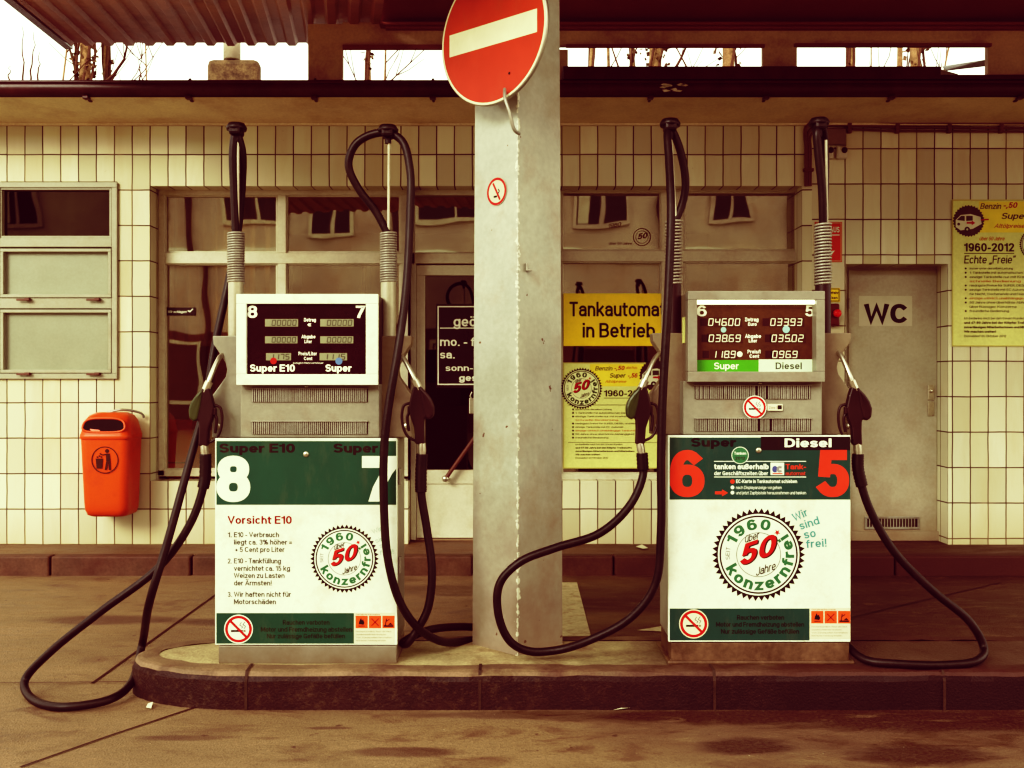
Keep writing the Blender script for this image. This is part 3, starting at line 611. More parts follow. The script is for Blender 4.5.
M = dict(
    grey=mat('pump_grey_paint', (.275, .265, .22), .4, metal=.15, var=.12, dirt=(.17, .11, .065), dirt_amt=.4, dirt_scale=5, bump=.08, low=(.15, .28, (.12, .06, .03), .6)),
    brown=mat('pump_wing_paint', (.20, .16, .115), .4, var=.12, dirt=(.10, .05, .025), dirt_amt=.5, bump=.05),
    stained=mat('stained_plinth', (.13, .08, .05), .5, var=.4, scale=9, dirt=(.03, .012, .01), dirt_amt=.9, dirt_scale=6, bump=.2),
    white=mat('white_enamel', (.80, .83, .71), .3, var=.06, dirt=(.42, .33, .2), dirt_amt=.4, dirt_scale=7, bump=.04),
    dark=mat('dark_plastic', (.018, .007, .008), .4, var=.2, bump=.05),
    screen=mat('display_glass_dark', (.02, .006, .008), .15, var=.2, bump=0),
    hose=mat('black_rubber', (.006, .004, .004), .46, var=.25, scale=14, bump=.3, spec=.36, dirt=(.04, .025, .02), dirt_amt=.3, dirt_scale=9),
    metal=mat('worn_aluminium', (.62, .58, .48), .32, metal=.9, var=.2, bump=.08, dirt=(.2, .14, .09), dirt_amt=.4, dirt_scale=12),
    steel=mat('dull_steel', (.36, .345, .30), .42, metal=.4, var=.2, bump=.08, dirt=(.16, .1, .06), dirt_amt=.5, dirt_scale=8),
    pole=mat('mast_grey', (.42, .39, .30), .35, metal=.25, var=.12, bump=.05),
    green=mat('nozzle_green_rubber', (.035, .05, .018), .4, var=.2, bump=.08),
    frame=mat('window_frame_paint', (.58, .55, .44), .45, var=.1, dirt=(.25, .15, .07), dirt_amt=.4, bump=.06),
    gframe=mat('side_window_paint', (.36, .35, .275), .45, var=.1, dirt=(.25, .18, .1), dirt_amt=.3, bump=.06),
    panel=mat('milky_panel', (.29, .30, .235), .35, var=.09, scale=2.2, dirt=(.36, .34, .26), dirt_amt=.3, bump=.03),
    door=mat('door_paint', (.42, .395, .315), .45, var=.14, scale=2.5, dirt=(.26, .17, .10), dirt_amt=.4, dirt_scale=3, bump=.05, low=(.15, .5, (.2, .11, .06), .6)),
    soffit=mat('soffit_paint', (.74, .64, .46), .7, var=.15, scale=2, dirt=(.35, .2, .09), dirt_amt=.4, bump=.1),
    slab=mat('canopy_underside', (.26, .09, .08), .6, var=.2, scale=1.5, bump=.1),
    beam=mat('canopy_beam_render', (.62, .46, .34), .8, var=.2, scale=3, dirt=(.2, .08, .05), dirt_amt=.6, bump=.3),
    sheet=mat('corrugated_sheet', (.46, .24, .165), .5, metal=.1, var=.18, scale=2, dirt=(.12, .04, .03), dirt_amt=.5, bump=.06),
    gutter=mat('gutter_dark', (.05, .014, .016), .38, var=.3, scale=5, dirt=(.10, .04, .03), dirt_amt=.5, bump=.15),
    dark_trim=mat('conduit', (.14, .06, .045), .5, var=.2, bump=.1),
    cream=mat('facade_render', (.56, .50, .42), .85, var=.25, scale=.8, dirt=(.3, .18, .1), dirt_amt=.6, dirt_scale=.5, bump=.15),
    inner=mat('interior_wall_paint', (.42, .30, .20), .8, var=.15, scale=2, bump=.1),
    wood=mat('dark_wood', (.12, .045, .03), .5, var=.25, bump=.1),
    redbox=mat('red_enamel', (.75, .03, .02), .35, var=.1, bump=.02),
    orange=mat('orange_plastic', (.62, .085, .012), .36, var=.10, scale=3, fine=90, bump=.08, dirt=(.36, .045, .015), dirt_amt=.6, dirt_scale=6),
    hole=mat('bin_hole_shade', (.012, .003, .003), .9),
    bark=mat('bark', (.32, .20, .11), .9, var=.45, scale=14, bump=.6, dirt=(.05, .02, .012), dirt_amt=.7, dirt_scale=9),
    ivy=mat('dry_ivy', (.15, .085, .045), .7, var=.5, scale=20, bump=.2, dirt=(.06, .02, .012), dirt_amt=.8, dirt_scale=11),
    twig=mat('twig', (.10, .045, .03), .9, var=.3),
    redsign=mat('red_sign_sheet', (.66, .06, .02), .35, var=.06, bump=.02),
    plate=mat('sign_back', (.4, .38, .32), .4, metal=.6),
    paper=mat('poster_sheet', (.68, .68, .28), .5, var=.12, scale=3, bump=.05),
    yellow=mat('yellow_sign_sheet', (.93, .66, .03), .35, var=.06, bump=.02),
    black=mat('black_sign_sheet', (.016, .006, .008), .3, var=.15, bump=.02),
    paint=mat('road_paint', (.58, .50, .33), .7, var=.25, scale=9, dirt=(.2, .1, .06), dirt_amt=.8, dirt_scale=14),
    concrete=shade_right(mat('island_concrete', (.43, .36, .22), .75, var=.35, scale=4.5, fine=90, bump=.8, dirt=(.15, .075, .045), dirt_amt=1., dirt_scale=4.0)),
    kerb=shade_right(mat('island_kerb', (.026, .012, .011), .62, var=.4, scale=9, fine=120, bump=.8, dirt=(.12, .075, .05), dirt_amt=.45, dirt_scale=38), -.4, 1.2, (.012, .005, .006), .9),
    kerbtop=shade_right(mat('island_kerb_top', (.21, .145, .095), .65, var=.35, scale=6, fine=110, bump=.6, dirt=(.06, .025, .02), dirt_amt=.9, dirt_scale=4)),
    tube=emis('lamp_tube_glow', (1, .97, .78), 3.0),
    lcd=mat('lcd_glass', (.36, .36, .25), .25, var=.12, bump=0),
    scrap=mat('paper_scrap', (.7, .66, .5), .8),
)
M['glass'] = glass_mat('window_glass')
M['glass_dark'] = glass_mat('window_glass_dark', (.25, .12, .1), .08)
def pillar_mat():
    m = mat('pillar_paint', (.46, .465, .405), .36, metal=.2, var=.14, scale=4, fine=40, bump=.25, dirt=(.30, .20, .13), dirt_amt=.5, dirt_scale=3,
            low=(.16, 1.0, (.25, .15, .10), .65))  # brown foot also paints in the shaft's shading gradient
    nt = m.node_tree; L = nt.links.new; b = nt.nodes['Principled BSDF']
    old = b.inputs['Base Color'].links[0].from_socket
    tc = nd(nt, 'ShaderNodeTexCoord'); sx = nd(nt, 'ShaderNodeSeparateXYZ'); L(tc.outputs['Object'], sx.inputs[0])
    n = nd(nt, 'ShaderNodeTexNoise'); n.inputs['Scale'].default_value = 42; n.inputs['Detail'].default_value = 5; L(tc.outputs['Object'], n.inputs['Vector'])
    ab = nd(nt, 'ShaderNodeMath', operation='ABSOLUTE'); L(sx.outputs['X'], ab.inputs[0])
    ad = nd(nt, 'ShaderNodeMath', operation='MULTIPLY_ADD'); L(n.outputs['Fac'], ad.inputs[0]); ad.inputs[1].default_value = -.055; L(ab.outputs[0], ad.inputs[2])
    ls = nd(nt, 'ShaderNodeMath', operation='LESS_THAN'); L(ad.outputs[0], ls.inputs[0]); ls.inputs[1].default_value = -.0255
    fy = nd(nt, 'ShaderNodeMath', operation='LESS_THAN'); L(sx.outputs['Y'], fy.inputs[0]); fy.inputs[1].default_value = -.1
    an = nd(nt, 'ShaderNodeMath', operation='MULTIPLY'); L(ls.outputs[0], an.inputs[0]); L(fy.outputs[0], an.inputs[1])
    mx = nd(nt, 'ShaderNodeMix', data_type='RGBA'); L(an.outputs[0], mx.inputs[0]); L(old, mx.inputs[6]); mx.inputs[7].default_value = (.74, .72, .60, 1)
    # scattered chips
    n2 = nd(nt, 'ShaderNodeTexNoise'); n2.inputs['Scale'].default_value = 16; n2.inputs['Detail'].default_value = 3; L(tc.outputs['Object'], n2.inputs['Vector'])
    g = nd(nt, 'ShaderNodeMath', operation='GREATER_THAN'); L(n2.outputs['Fac'], g.inputs[0]); g.inputs[1].default_value = .725
    mx2 = nd(nt, 'ShaderNodeMix', data_type='RGBA'); L(g.outputs[0], mx2.inputs[0]); L(mx.outputs[2], mx2.inputs[6]); mx2.inputs[7].default_value = (.16, .09, .06, 1)
    L(mx2.outputs[2], b.inputs['Base Color'])
    return m
M['pillar'] = pillar_mat()

# ------------------------------------------------------------------ the setting: forecourt
WALL = 7.585
mb = MB(); mb.face([(-60, -60, 0), (60, -60, 0), (60, 90, 0), (-60, 90, 0)])
def gp(x, y, z=0.): d = 1024 * (CAM_H - z) / (y - 384); return (PX(x, d), d)
spots = []
for (x, y, rx, ry, am) in ((745, 746, .18, .09, .9), (920, 754, .25, .10, .9), (700, 716, .42, .09, .75), (400, 752, .22, .05, .6), (180, 738, .16, .03, .5),
                           (800, 716, 1.0, .10, .95), (940, 722, .6, .12, .9), (870, 716, .5, .06, .8), (960, 718, .4, .06, .8), (520, 715, .5, .05, .5), (330, 728, .1, .02, .6), (110, 620, .4, .12, .6),
                           (640, 604, .9, .25, .8), (780, 596, 1.2, .35, .8), (960, 610, 1.1, .45, .85), (900, 576, 1.6, .4, .7), (500, 590, .9, .2, .5), (250, 622, .5, .1, .7), (330, 573, 1.2, .12, .5)):
    gx, gy = gp(x, y); spots.append((gx, gy, rx, ry, am))
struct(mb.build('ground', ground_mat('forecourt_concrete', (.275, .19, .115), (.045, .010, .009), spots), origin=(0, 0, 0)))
# slab joints
mb = MB()
def strip(pts, w, z):
    for a, b in zip(pts, pts[1:]):
        a = Vector((*a, z)); b = Vector((*b, z)); n = Vector((-(b - a).y, (b - a).x, 0)).normalized() * w / 2
        mb.face([a + n, a - n, b - n, b + n])
strip([gp(20, 768), gp(108, 737), gp(198, 707)], .010, .004)
strip([gp(92, 684), gp(217, 594), gp(262, 562.0)], .012, .004)
strip([gp(-300, 685), gp(60, 684), gp(135, 683)], .007, .008)
strip([gp(1000, 583), gp(900, 606), gp(700, 655)], .012, .004)
struct(mb.build('paving_joint', mat('joint_tar', (.035, .011, .009), .7), origin=(0, 0, 0)))
# painted marking behind the pillar
mb = MB()
mb.face([(*gp(553, 640), .004), (*gp(591, 637), .004), (*gp(577, 583), .004), (*gp(556, 583), .004)])
mb.face([(*gp(637, 631), .004), (*gp(700, 634), .004), (*gp(700, 627), .004), (*gp(660, 627), .004)])
struct(mb.build('road_marking', M['paint'], origin=(0, 0, 0)))
# pavement in front of the building, with kerb stones
mb = MB()
mb.box(-9, 9, 7.17, WALL + .3, -.1, .131, 0, 0)
random.seed(3); x = -9.0
while x < 9:
    w = .97; j = random.uniform(-.006, .006)
    mb.box(x + .006, x + w - .006, 7.05 + j, 7.165 + j, -.05, .135, .014, 1); x += w
struct(mb.build('pavement', [ground_mat('pavement_top', (.20, .12, .07), (.05, .016, .012)), shade_right(mat('pavement_kerb', (.11, .06, .04), .7, var=.35, scale=5, bump=.5, dirt=(.06, .02, .015), dirt_amt=.7, dirt_scale=3), -.6, 1.6)], origin=(0, 7, 0)))

# pump island with rounded end
IZ, YF, YB = .155, 4.145, 4.76
def island_outline(inset):
    yc = (YF + YB) / 2; ry = (YB - YF) / 2 - inset; xa = -.97; rx = .665 - inset; xb = 2.75
    pts = []
    for k in range(25):
        a = R(90 + 180 * k / 24); pts.append((xa + rx * math.copysign(abs(math.cos(a)) ** .8, math.cos(a)), yc + ry * math.sin(a)))
    nx = 42
    for k in range(1, nx): pts.append((xa + (xb - xa) * k / nx, yc - ry))
    for k in range(25):
        a = R(-90 + 180 * k / 24); pts.append((xb + rx * math.cos(a), yc + ry * math.sin(a)))
    for k in range(1, nx): pts.append((xb - (xb - xa) * k / nx, yc + ry))
    return pts
random.seed(11)
mb = MB()
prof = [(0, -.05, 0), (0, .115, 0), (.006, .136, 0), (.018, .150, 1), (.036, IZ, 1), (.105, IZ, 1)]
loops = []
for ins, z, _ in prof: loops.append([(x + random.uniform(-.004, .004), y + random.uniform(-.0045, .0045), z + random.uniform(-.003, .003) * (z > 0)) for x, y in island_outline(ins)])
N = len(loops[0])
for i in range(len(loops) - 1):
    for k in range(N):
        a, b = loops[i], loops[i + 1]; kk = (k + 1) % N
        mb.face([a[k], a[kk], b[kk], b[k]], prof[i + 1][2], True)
# stone joints cut dark across the rim
kerb_isl = mb
mb = MB(); lp = island_outline(.105); mb.face([(x, y, IZ - .003) for x, y in lp])
core = mb
top = MB()
top.v, top.f, top.m, top.sm = list(kerb_isl.v), list(kerb_isl.f), list(kerb_isl.m), list(kerb_isl.sm)
top.add(core.v, core.f, 2)
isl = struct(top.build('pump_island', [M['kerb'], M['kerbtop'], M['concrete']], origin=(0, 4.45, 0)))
mb = MB()
for xx in (-1.09, -.13, .82, 1.75):
    x0 = PX(246, 4.145) if xx < -1 else xx
    for a, b, c, d_ in (((YF - .0035), .0, (YF - .0035), .117), ((YF - .0035), .117, YF + .016, .1560), (YF + .016, .1560, YF + .1, .1610)):
        mb.face([(x0 - .006, a, b), (x0 + .006, a, b), (x0 + .006, c, d_), (x0 - .006, c, d_)])
struct(mb.build('kerb_joint', mat('kerb_joint_mortar', (.05, .03, .022), .8, var=.4, scale=20), origin=(0, 4.1, 0)))

# ------------------------------------------------------------------ station building
bld = thing('station_building', (0, WALL, 0), 'low filling station building clad in cream wall tiles with dark gutter', 'building')
TP = 17.9 / 1024 * WALL; TH = 35.45 / 1024 * WALL
tileL = tile_mat('cream_tiles', PX(7, WALL), PZ(544.5, WALL) - TH * 0, TP, TH)
tileR = tile_mat('cream_tiles_right', PX(845, WALL), PZ(538.5, WALL), TP, TH)
def wall_holes(x0, x1, y0, y1, holes, m, depth=.20):
    """tiled wall face in photo extents with openings; every opening gets its reveals"""
    xs = sorted({x0, x1, *[h[0] for h in holes], *[h[1] for h in holes]}); ys = sorted({y0, y1, *[h[2] for h in holes], *[h[3] for h in holes]})
    mb = MB(); X = lambda x: PX(x, WALL); Z = lambda y: PZ(y, WALL); D0, D1 = WALL, WALL + depth
    for xa, xb in zip(xs, xs[1:]):
        for ya, yb in zip(ys, ys[1:]):
            cx, cy = (xa + xb) / 2, (ya + yb) / 2
            if any(h[0] < cx < h[1] and h[2] < cy < h[3] for h in holes): continue
            mb.face([(X(xa), D0, Z(yb)), (X(xb), D0, Z(yb)), (X(xb), D0, Z(ya)), (X(xa), D0, Z(ya))])
            mb.face([(X(xa), D1, Z(yb)), (X(xa), D1, Z(ya)), (X(xb), D1, Z(ya)), (X(xb), D1, Z(yb))])
    for a, b, c, d in holes:
        mb.face([(X(a), D0, Z(d)), (X(a), D0, Z(c)), (X(a), D1, Z(c)), (X(a), D1, Z(d))])
        mb.face([(X(b), D0, Z(d)), (X(b), D1, Z(d)), (X(b), D1, Z(c)), (X(b), D0, Z(c))])
        mb.face([(X(a), D0, Z(c)), (X(b), D0, Z(c)), (X(b), D1, Z(c)), (X(a), D1, Z(c))])
        mb.face([(X(a), D0, Z(d)), (X(a), D1, Z(d)), (X(b), D1, Z(d)), (X(b), D0, Z(d))])
    for xa, xb, nz in ((x0, x0, -1), (x1, x1, 1)):
        mb.face([(X(xa), D0, Z(y1)), (X(xa), D1, Z(y1)), (X(xa), D1, Z(y0)), (X(xa), D0, Z(y0))])
    mb.build('tiled_wall', m, bld)
YG = 545.2
wall_holes(-560, 812, 112, YG, [(0.6, 117.4, 181.5, 379), (150, 408, 186, 481), (408, 548, 186, YG - .01), (548, 802, 186, 481)], tileL)
wall_holes(812, 1560, 112, YG - .001, [(846, 948, 264, YG - .02)], tileR)
# wall is deeper than its face: sides, back wall, floor and ceiling of the sales room
mb = MB(); xa, xb = PX(-560, WALL), PX(1560, WALL); y1 = 11.6
mb.box(xa, xb, y1, y1 + .2, 0, 3.3); mb.box(xa, xa + .2, WALL + .21, y1 - .002, 0, 3.3); mb.box(xb - .2, xb, WALL + .21, y1 - .002, 0, 3.3)
mb.box(PX(812, WALL), PX(812, WALL) + .12, WALL + .21, y1 - .002, .16, 3.0)
mb.box(PX(128, WALL) - .12, PX(128, WALL), WALL + .21, y1 - .002, .16, 3.0)
mb.box(xa + .21, xb - .21, WALL + .205, y1 - .003, .1, .155); mb.box(xa + .21, xb - .21, WALL + .205, y1 - .003, 3.02, 3.1)
mb.build('room_shell', M['inner'], bld)
# eaves: sloping soffit, fascia gutter, roof
GD = 7.06
mb = MB(); zA = PZ(98, GD) ; zB = PZ(124.5, WALL)
mb.face([(xa, GD - .02, zA), (xb, GD - .02, zA), (xb, WALL + .002, zB), (xa, WALL + .002, zB)])
mb.box(xa, xb, WALL - .03, WALL - .004, zB - .012, zB + .012, .003)
mb.build('eaves_soffit', M['soffit'], bld)
mb = MB(); mb.box(xa, xb, GD + .09, y1 + .4, 3.33, 3.40); mb.box(xa, xb, GD + .07, GD + .088, zA + .005, 3.40)
mb.build('flat_roof', M['gutter'], bld)
def gutter(xl, xr, yt, yb, name):
    mb = MB(); zt, zb = PZ(yt, GD), PZ(yb, GD); r = (zt - zb) / 2; c = (zt + zb) / 2
    mb.tube([(xl + (xr - xl) * k / 40, GD + .0 + random.uniform(-.002, .002), c + random.uniform(-.002, .002)) for k in range(41)], r, 16)
    mb.tube([(xl, GD - r * .9, c + r * .62), (xr, GD - r * .9, c + r * .62)], .012, 8)
    return mb.build(name, M['gutter'], bld)
g = gutter(xa, xb, 81, 97.5, 'gutter')
for bx in (88, 190, 315, 433, 650, 765, 890, 1018):
    mb = MB(); X = PX(bx, GD); zc = PZ(89, GD); r = .073
    mb.tube([(X, GD + .03 + r * math.cos(R(a)) * .9, zc + r * math.sin(R(a))) for a in range(110, 341, 20)], .010, 6)
    mb.box(X - .02, X + .02, GD - .05, GD + .0, zc - .078, zc - .058, .004)
    mb.build('gutter_bracket', M['gutter'], g)
mb = MB(); mb.pbox(563, 941, 66, 79, GD - .04, GD + .3, .006); mb.pbox(941, 1700, 74.5, 79.2, GD - .04, GD + .28, .004); mb.pbox(-500, 563, 79.8, 81.5, GD - .04, GD + .3, .002)
mb.build('roof_edge', M['gutter'], bld)
mb = MB(); random.seed(5)
for k in range(9):
    x = 660 + random.uniform(0, 28); y = 84 + random.uniform(0, 9)
    pts = [P(x + random.uniform(2, 6) * math.cos(a), y + random.uniform(.6, 1.6) * math.sin(a), GD - .066) for a in (0, 1, 2, 3, 4, 5)]
    mb.face(pts)
mb.build('paint_flake', M['scrap'], g)

# side window at the far left: one dark pane over two milky flaps
w = MB(); fd = WALL - .025
def frame_box(mb, x0, x1, y0, y1, w, d0, d1, mi=0, bev=.004):
    mb.pbox(x0, x1, y0, y0 + w, d0, d1, bev, mi); mb.pbox(x0, x1, y1 - w, y1, d0, d1, bev, mi)
    mb.pbox(x0, x0 + w, y0 + w, y1 - w, d0, d1, bev, mi); mb.pbox(x1 - w, x1, y0 + w, y1 - w, d0, d1, bev, mi)
frame_box(w, -6, 117, 182, 379, 5.5, fd, WALL + .1)
w.pbox(-.5, 111.5, 238, 247, fd + .004, WALL + .1, .004); w.pbox(-.5, 111.5, 298, 308.5, fd + .004, WALL + .1, .004)
frame_box(w, -.5, 111.5, 187.5, 238, 2.2, fd + .012, WALL + .1, 0, .002)
fw = w.build('window_frame', M['gframe'], bld)
mb = MB(); mb.pbox(1.5, 109.5, 189.5, 236, WALL + .03, WALL + .036); mb.build('pane', M['glass_dark'], fw)
for ya, yb in ((248.5, 297.5), (309.5, 373)):
    mb = MB(); frame_box(mb, 0, 111, ya, yb, 3.2, fd - .006, WALL + .05, 0, .003); f = mb.build('flap_frame', M['gframe'], fw)
    mb = MB(); mb.pbox(3.2, 107.8, ya + 3.2, yb - 3.2, WALL + .01, WALL + .03); mb.build('milky_pane', M['panel'], fw)
for hx, hy in ((16, 299.5), (86, 299.5), (16, 374), (86, 374)):
    mb = MB(); mb.pbox(hx, hx + 9, hy - 1, hy + 1.2, fd - .03, fd - .02, .003); mb.pbox(hx + 8, hx + 13, hy - 1.6, hy + 1, fd - .035, fd + .0, .003)
    mb.build('window_latch', M['dark_trim'], fw)

# shop front: glazing left of the door, door, glazing right of it
SD = WALL + .16; SB = SD + .07
def tilted_pane(x0, x1, y0, y1):
    """glass set a little out of true in its frame, as putty lets it"""
    mb = MB(); d = SD + .045; c = P((x0 + x1) / 2, (y0 + y1) / 2, d)
    M_ = Matrix.Translation(c) @ Matrix.Rotation(R(random.uniform(-.55, .55)), 4, 'Z') @ Matrix.Rotation(R(random.uniform(-.5, .5)), 4, 'X') @ Matrix.Translation(-c)
    return mb.box(PX(x0, d), PX(x1, d), d - .003, d + .003, PZ(y1, d), PZ(y0, d), 0, 0, 2, M_)
random.seed(12)
def PB(mb, x0, x1, y0, y1, dd=0., bev=.004): mb.pbox(x0, x1, y0, y1, SD + dd, SB, bev)
fl = MB()
PB(fl, 158, 414, 187, 195); PB(fl, 158, 164.5, 195, 476); PB(fl, 158, 409, 470, 476.5); PB(fl, 164.5, 409, 253, 263.5); PB(fl, 277.5, 286, 195, 253, .002); PB(fl, 277.5, 286, 263.5, 470, .002)
PB(fl, 400.5, 414, 195, 253, .002); PB(fl, 400.5, 411, 263.5, 470, .002)
for a, b, c, d in ((164.5, 277.5, 195, 253), (286, 400.5, 195, 253), (164.5, 277.5, 263.5, 470), (286, 400.5, 263.5, 470)):
    frame_box(fl, a, b, c, d, 1.7, SD + .022, SB, 0, .002)
fl = fl.build('shopfront_frame', M['frame'], bld)
for a, b, c, d in ((164.5, 277.5, 195, 253), (286, 400.5, 195, 253), (164.5, 277.5, 263.5, 470), (286, 400.5, 263.5, 470)):
    mb = tilted_pane(a + .8, b - .8, c + .8, d - .8); mb.build('pane', M['glass'], fl)
fr = MB()
PB(fr, 545, 801, 186, 191.5); PB(fr, 545, 801, 250.5, 261.5); PB(fr, 545, 801, 474, 480.5); PB(fr, 553, 561.5, 191.5, 474, .002); PB(fr, 661.5, 683.5, 191.5, 250.5, .002); PB(fr, 661.5, 683.5, 261.5, 474, .002)
PB(fr, 797, 803, 191.5, 474, .002)
for a, b, c, d in ((561.5, 661.5, 191.5, 250.5), (683.5, 797, 191.5, 250.5), (561.5, 661.5, 261.5, 474), (683.5, 797, 261.5, 474)):
    frame_box(fr, a, b, c, d, 1.7, SD + .022, SB, 0, .002)
fr = fr.build('shopfront_frame', M['frame'], bld)
for a, b, c, d in ((561.5, 661.5, 191.5, 250.5), (683.5, 797, 191.5, 250.5), (561.5, 661.5, 261.5, 474), (683.5, 797, 261.5, 474)):
    mb = tilted_pane(a + .8, b - .8, c + .8, d - .8); mb.build('pane', M['glass'], fr)
# entrance door
dr = MB()
PB(dr, 414, 545, 187, 195, -.004); PB(dr, 414, 545, 253, 263.5, -.004); PB(dr, 410.5, 416, 263.5, 540, -.003); PB(dr, 540, 552, 191.5, 540, -.003)
PB(dr, 416.5, 539.5, 265, 275.5, .01); PB(dr, 416.5, 425, 275.5, 538, .01); PB(dr, 531, 539.5, 275.5, 538, .01); PB(dr, 425, 531, 470, 484, .01); PB(dr, 425, 531, 484, 538, .02)
dr = dr.build('shop_door', M['frame'], bld)
mb = MB(); mb.pbox(425, 531, 275.5, 470, SD + .04, SD + .046); mb.build('pane', M['glass_dark'], dr)
mb = MB(); mb.pbox(414.5, 544.5, 195.5, 252.5, SD + .04, SD + .046); mb.build('pane', M['glass'], dr)
mb = MB(); mb.tube([P(446, 478, SD - .06), P(473, 440, SD - .06), P(515, 381, SD - .06)], .016, 10)
mb.tube([P(446, 478, SD - .06), P(446, 478, SD + .02)], .014, 10); mb.tube([P(515, 381, SD - .06), P(515, 381, SD + .05)], .014, 10)
mb.build('push_bar', M['wood'], dr)
mb = MB(); mb.lathe([(.0, -.075), (.02, -.075), (.026, -.06), (.02, -.045), (0, -.045)], P(446, 478, SD), (0, 1, 0), 14); mb.build('bar_knob', M['metal'], dr); mb = MB(); mb.pbox(469, 476, 398, 414, SD - .03, SD + .04, .006)
mb.tube([P(472, 392, SD - .03), P(470, 396, SD - .034), P(472, 400, SD - .03)], .006, 8)
mb.build('door_lock', M['metal'], dr)
mb = MB(); mb.tube([P(404.3, 480, WALL + .05), P(404.3, 535, WALL + .05)], .014, 10); mb.lathe([(0, 0), (.02, 0), (.02, .02), (.012, .03), (0, .03)], P(404.3, 483, WALL + .05), (0, 0, 1), 12)
mb.build('hinge_rod', M['frame'], dr)
# WC door in its recess
WD = WALL + .19
mb = MB(); mb.pbox(848.5, 937, 270, 531.5, WD, WD + .05, .004); wc = mb.build('toilet_door', M['door'], bld)
mb = MB(); mb.pbox(937, 952, 266, 545, WD + .012, WD + .08, .003); mb.pbox(838, 848.5, 266, 545, WD + .012, WD + .08, .003); mb.pbox(848.5, 937, 262, 270, WD + .012, WD + .08, .003)
mb.pbox(838, 952, 531.5, 541, WD - .03, WD + .08, .004); mb.build('door_frame', M['door'], wc)
mb = MB(); frame_box(mb, 865, 920, 516.5, 529.5, 2.4, WD - .012, WD - .001, 0, .003)
for k in range(16): mb.pbox(869 + k * 3, 870.2 + k * 3, 519, 527, WD - .008, WD - .001, 0)
mb.build('vent_grille', M['steel'], wc)
for hy in (298, 400, 500):
    mb = MB(); mb.tube([P(849.2, hy, WD - .008), P(849.2, hy + 11, WD - .008)], .011, 8); mb.build('hinge', M['steel'], wc)
mb = MB(); mb.pbox(867.4, 917.6, 518.9, 527.1, WD - .0030, WD - .001); mb.build('vent_opening', M['dark'], wc)
mb = MB(); mb.pbox(928, 934.5, 385, 400, WD - .012, WD - .001, .004); mb.pbox(928, 934.5, 401.5, 416, WD - .012, WD - .001, .004); mb.lathe([(0, -.03), (.012, -.03), (.016, -.012), (0, -.012)], P(931, 391, WD), (0, 1, 0), 12)
mb.box(PX(930.4, WD), PX(931.8, WD), WD - .0145, WD - .0125, PZ(411, WD), PZ(404, WD)); mb.build('lock_plate', M['metal'], wc)
pr = Print(WD); pr.rect(859, 296, 912, 326, (.56, .53, .42), 0); pr.text('WC', 864.5, 908, 323, 19, (.008, .006, .006), 1, bold=.034); pr.build('door_lettering', INK, wc)

# ------------------------------------------------------------------ things on and in the facade
def plate(name, x0, x1, y0, y1, d, m, label, cat, group=None, th=.006, bev=.0):
    mb = MB(); mb.pbox(x0, x1, y0, y1, d, d + th, bev); return tag(mb.build(name, m), label, cat, group)
# opening hours in the door
o = plate('opening_hours_sign', 436, 548, 304, 388, SD + .030, M['black'], 'black opening hours sign in white lettering inside the glass shop door', 'sign', th=.004)
pr = Print(SD + .030)
W = (.74, .74, .62)
pr.frame_rect(437.5, 306, 546.5, 385, 1.3, W, 0); pr.text('geöffnet', 453.5, 508, 326.5, 10.3, W); pr.rect(440, 327.6, 508, 328.6, W, 0)
pr.text('mo. - fr.', 440, 483, 346, 8.6, W); pr.text('sa.', 440, 455, 358.5, 8, W); pr.text('sonn- und feiertags', 445.5, 543, 371, 6.2, W); pr.text('geschlossen', 459, 523, 381, 6.6, W, bold=.03)
pr.build('lettering', INK, o)
# yellow sign
o = plate('payment_terminal_sign', 563.5, 667, 293.5, 346, SD + .012, M['yellow'], 'yellow sign reading Tankautomat in Betrieb in the shop window', 'sign')
pr = Print(SD + .012); pr.text('Tankautomat', 569.5, 665, 316.3, 14.5, BLACK, bold=.014); pr.text('in Betrieb', 582.5, 655, 337.5, 14.5, BLACK, bold=.014); pr.build('lettering', INK, o)

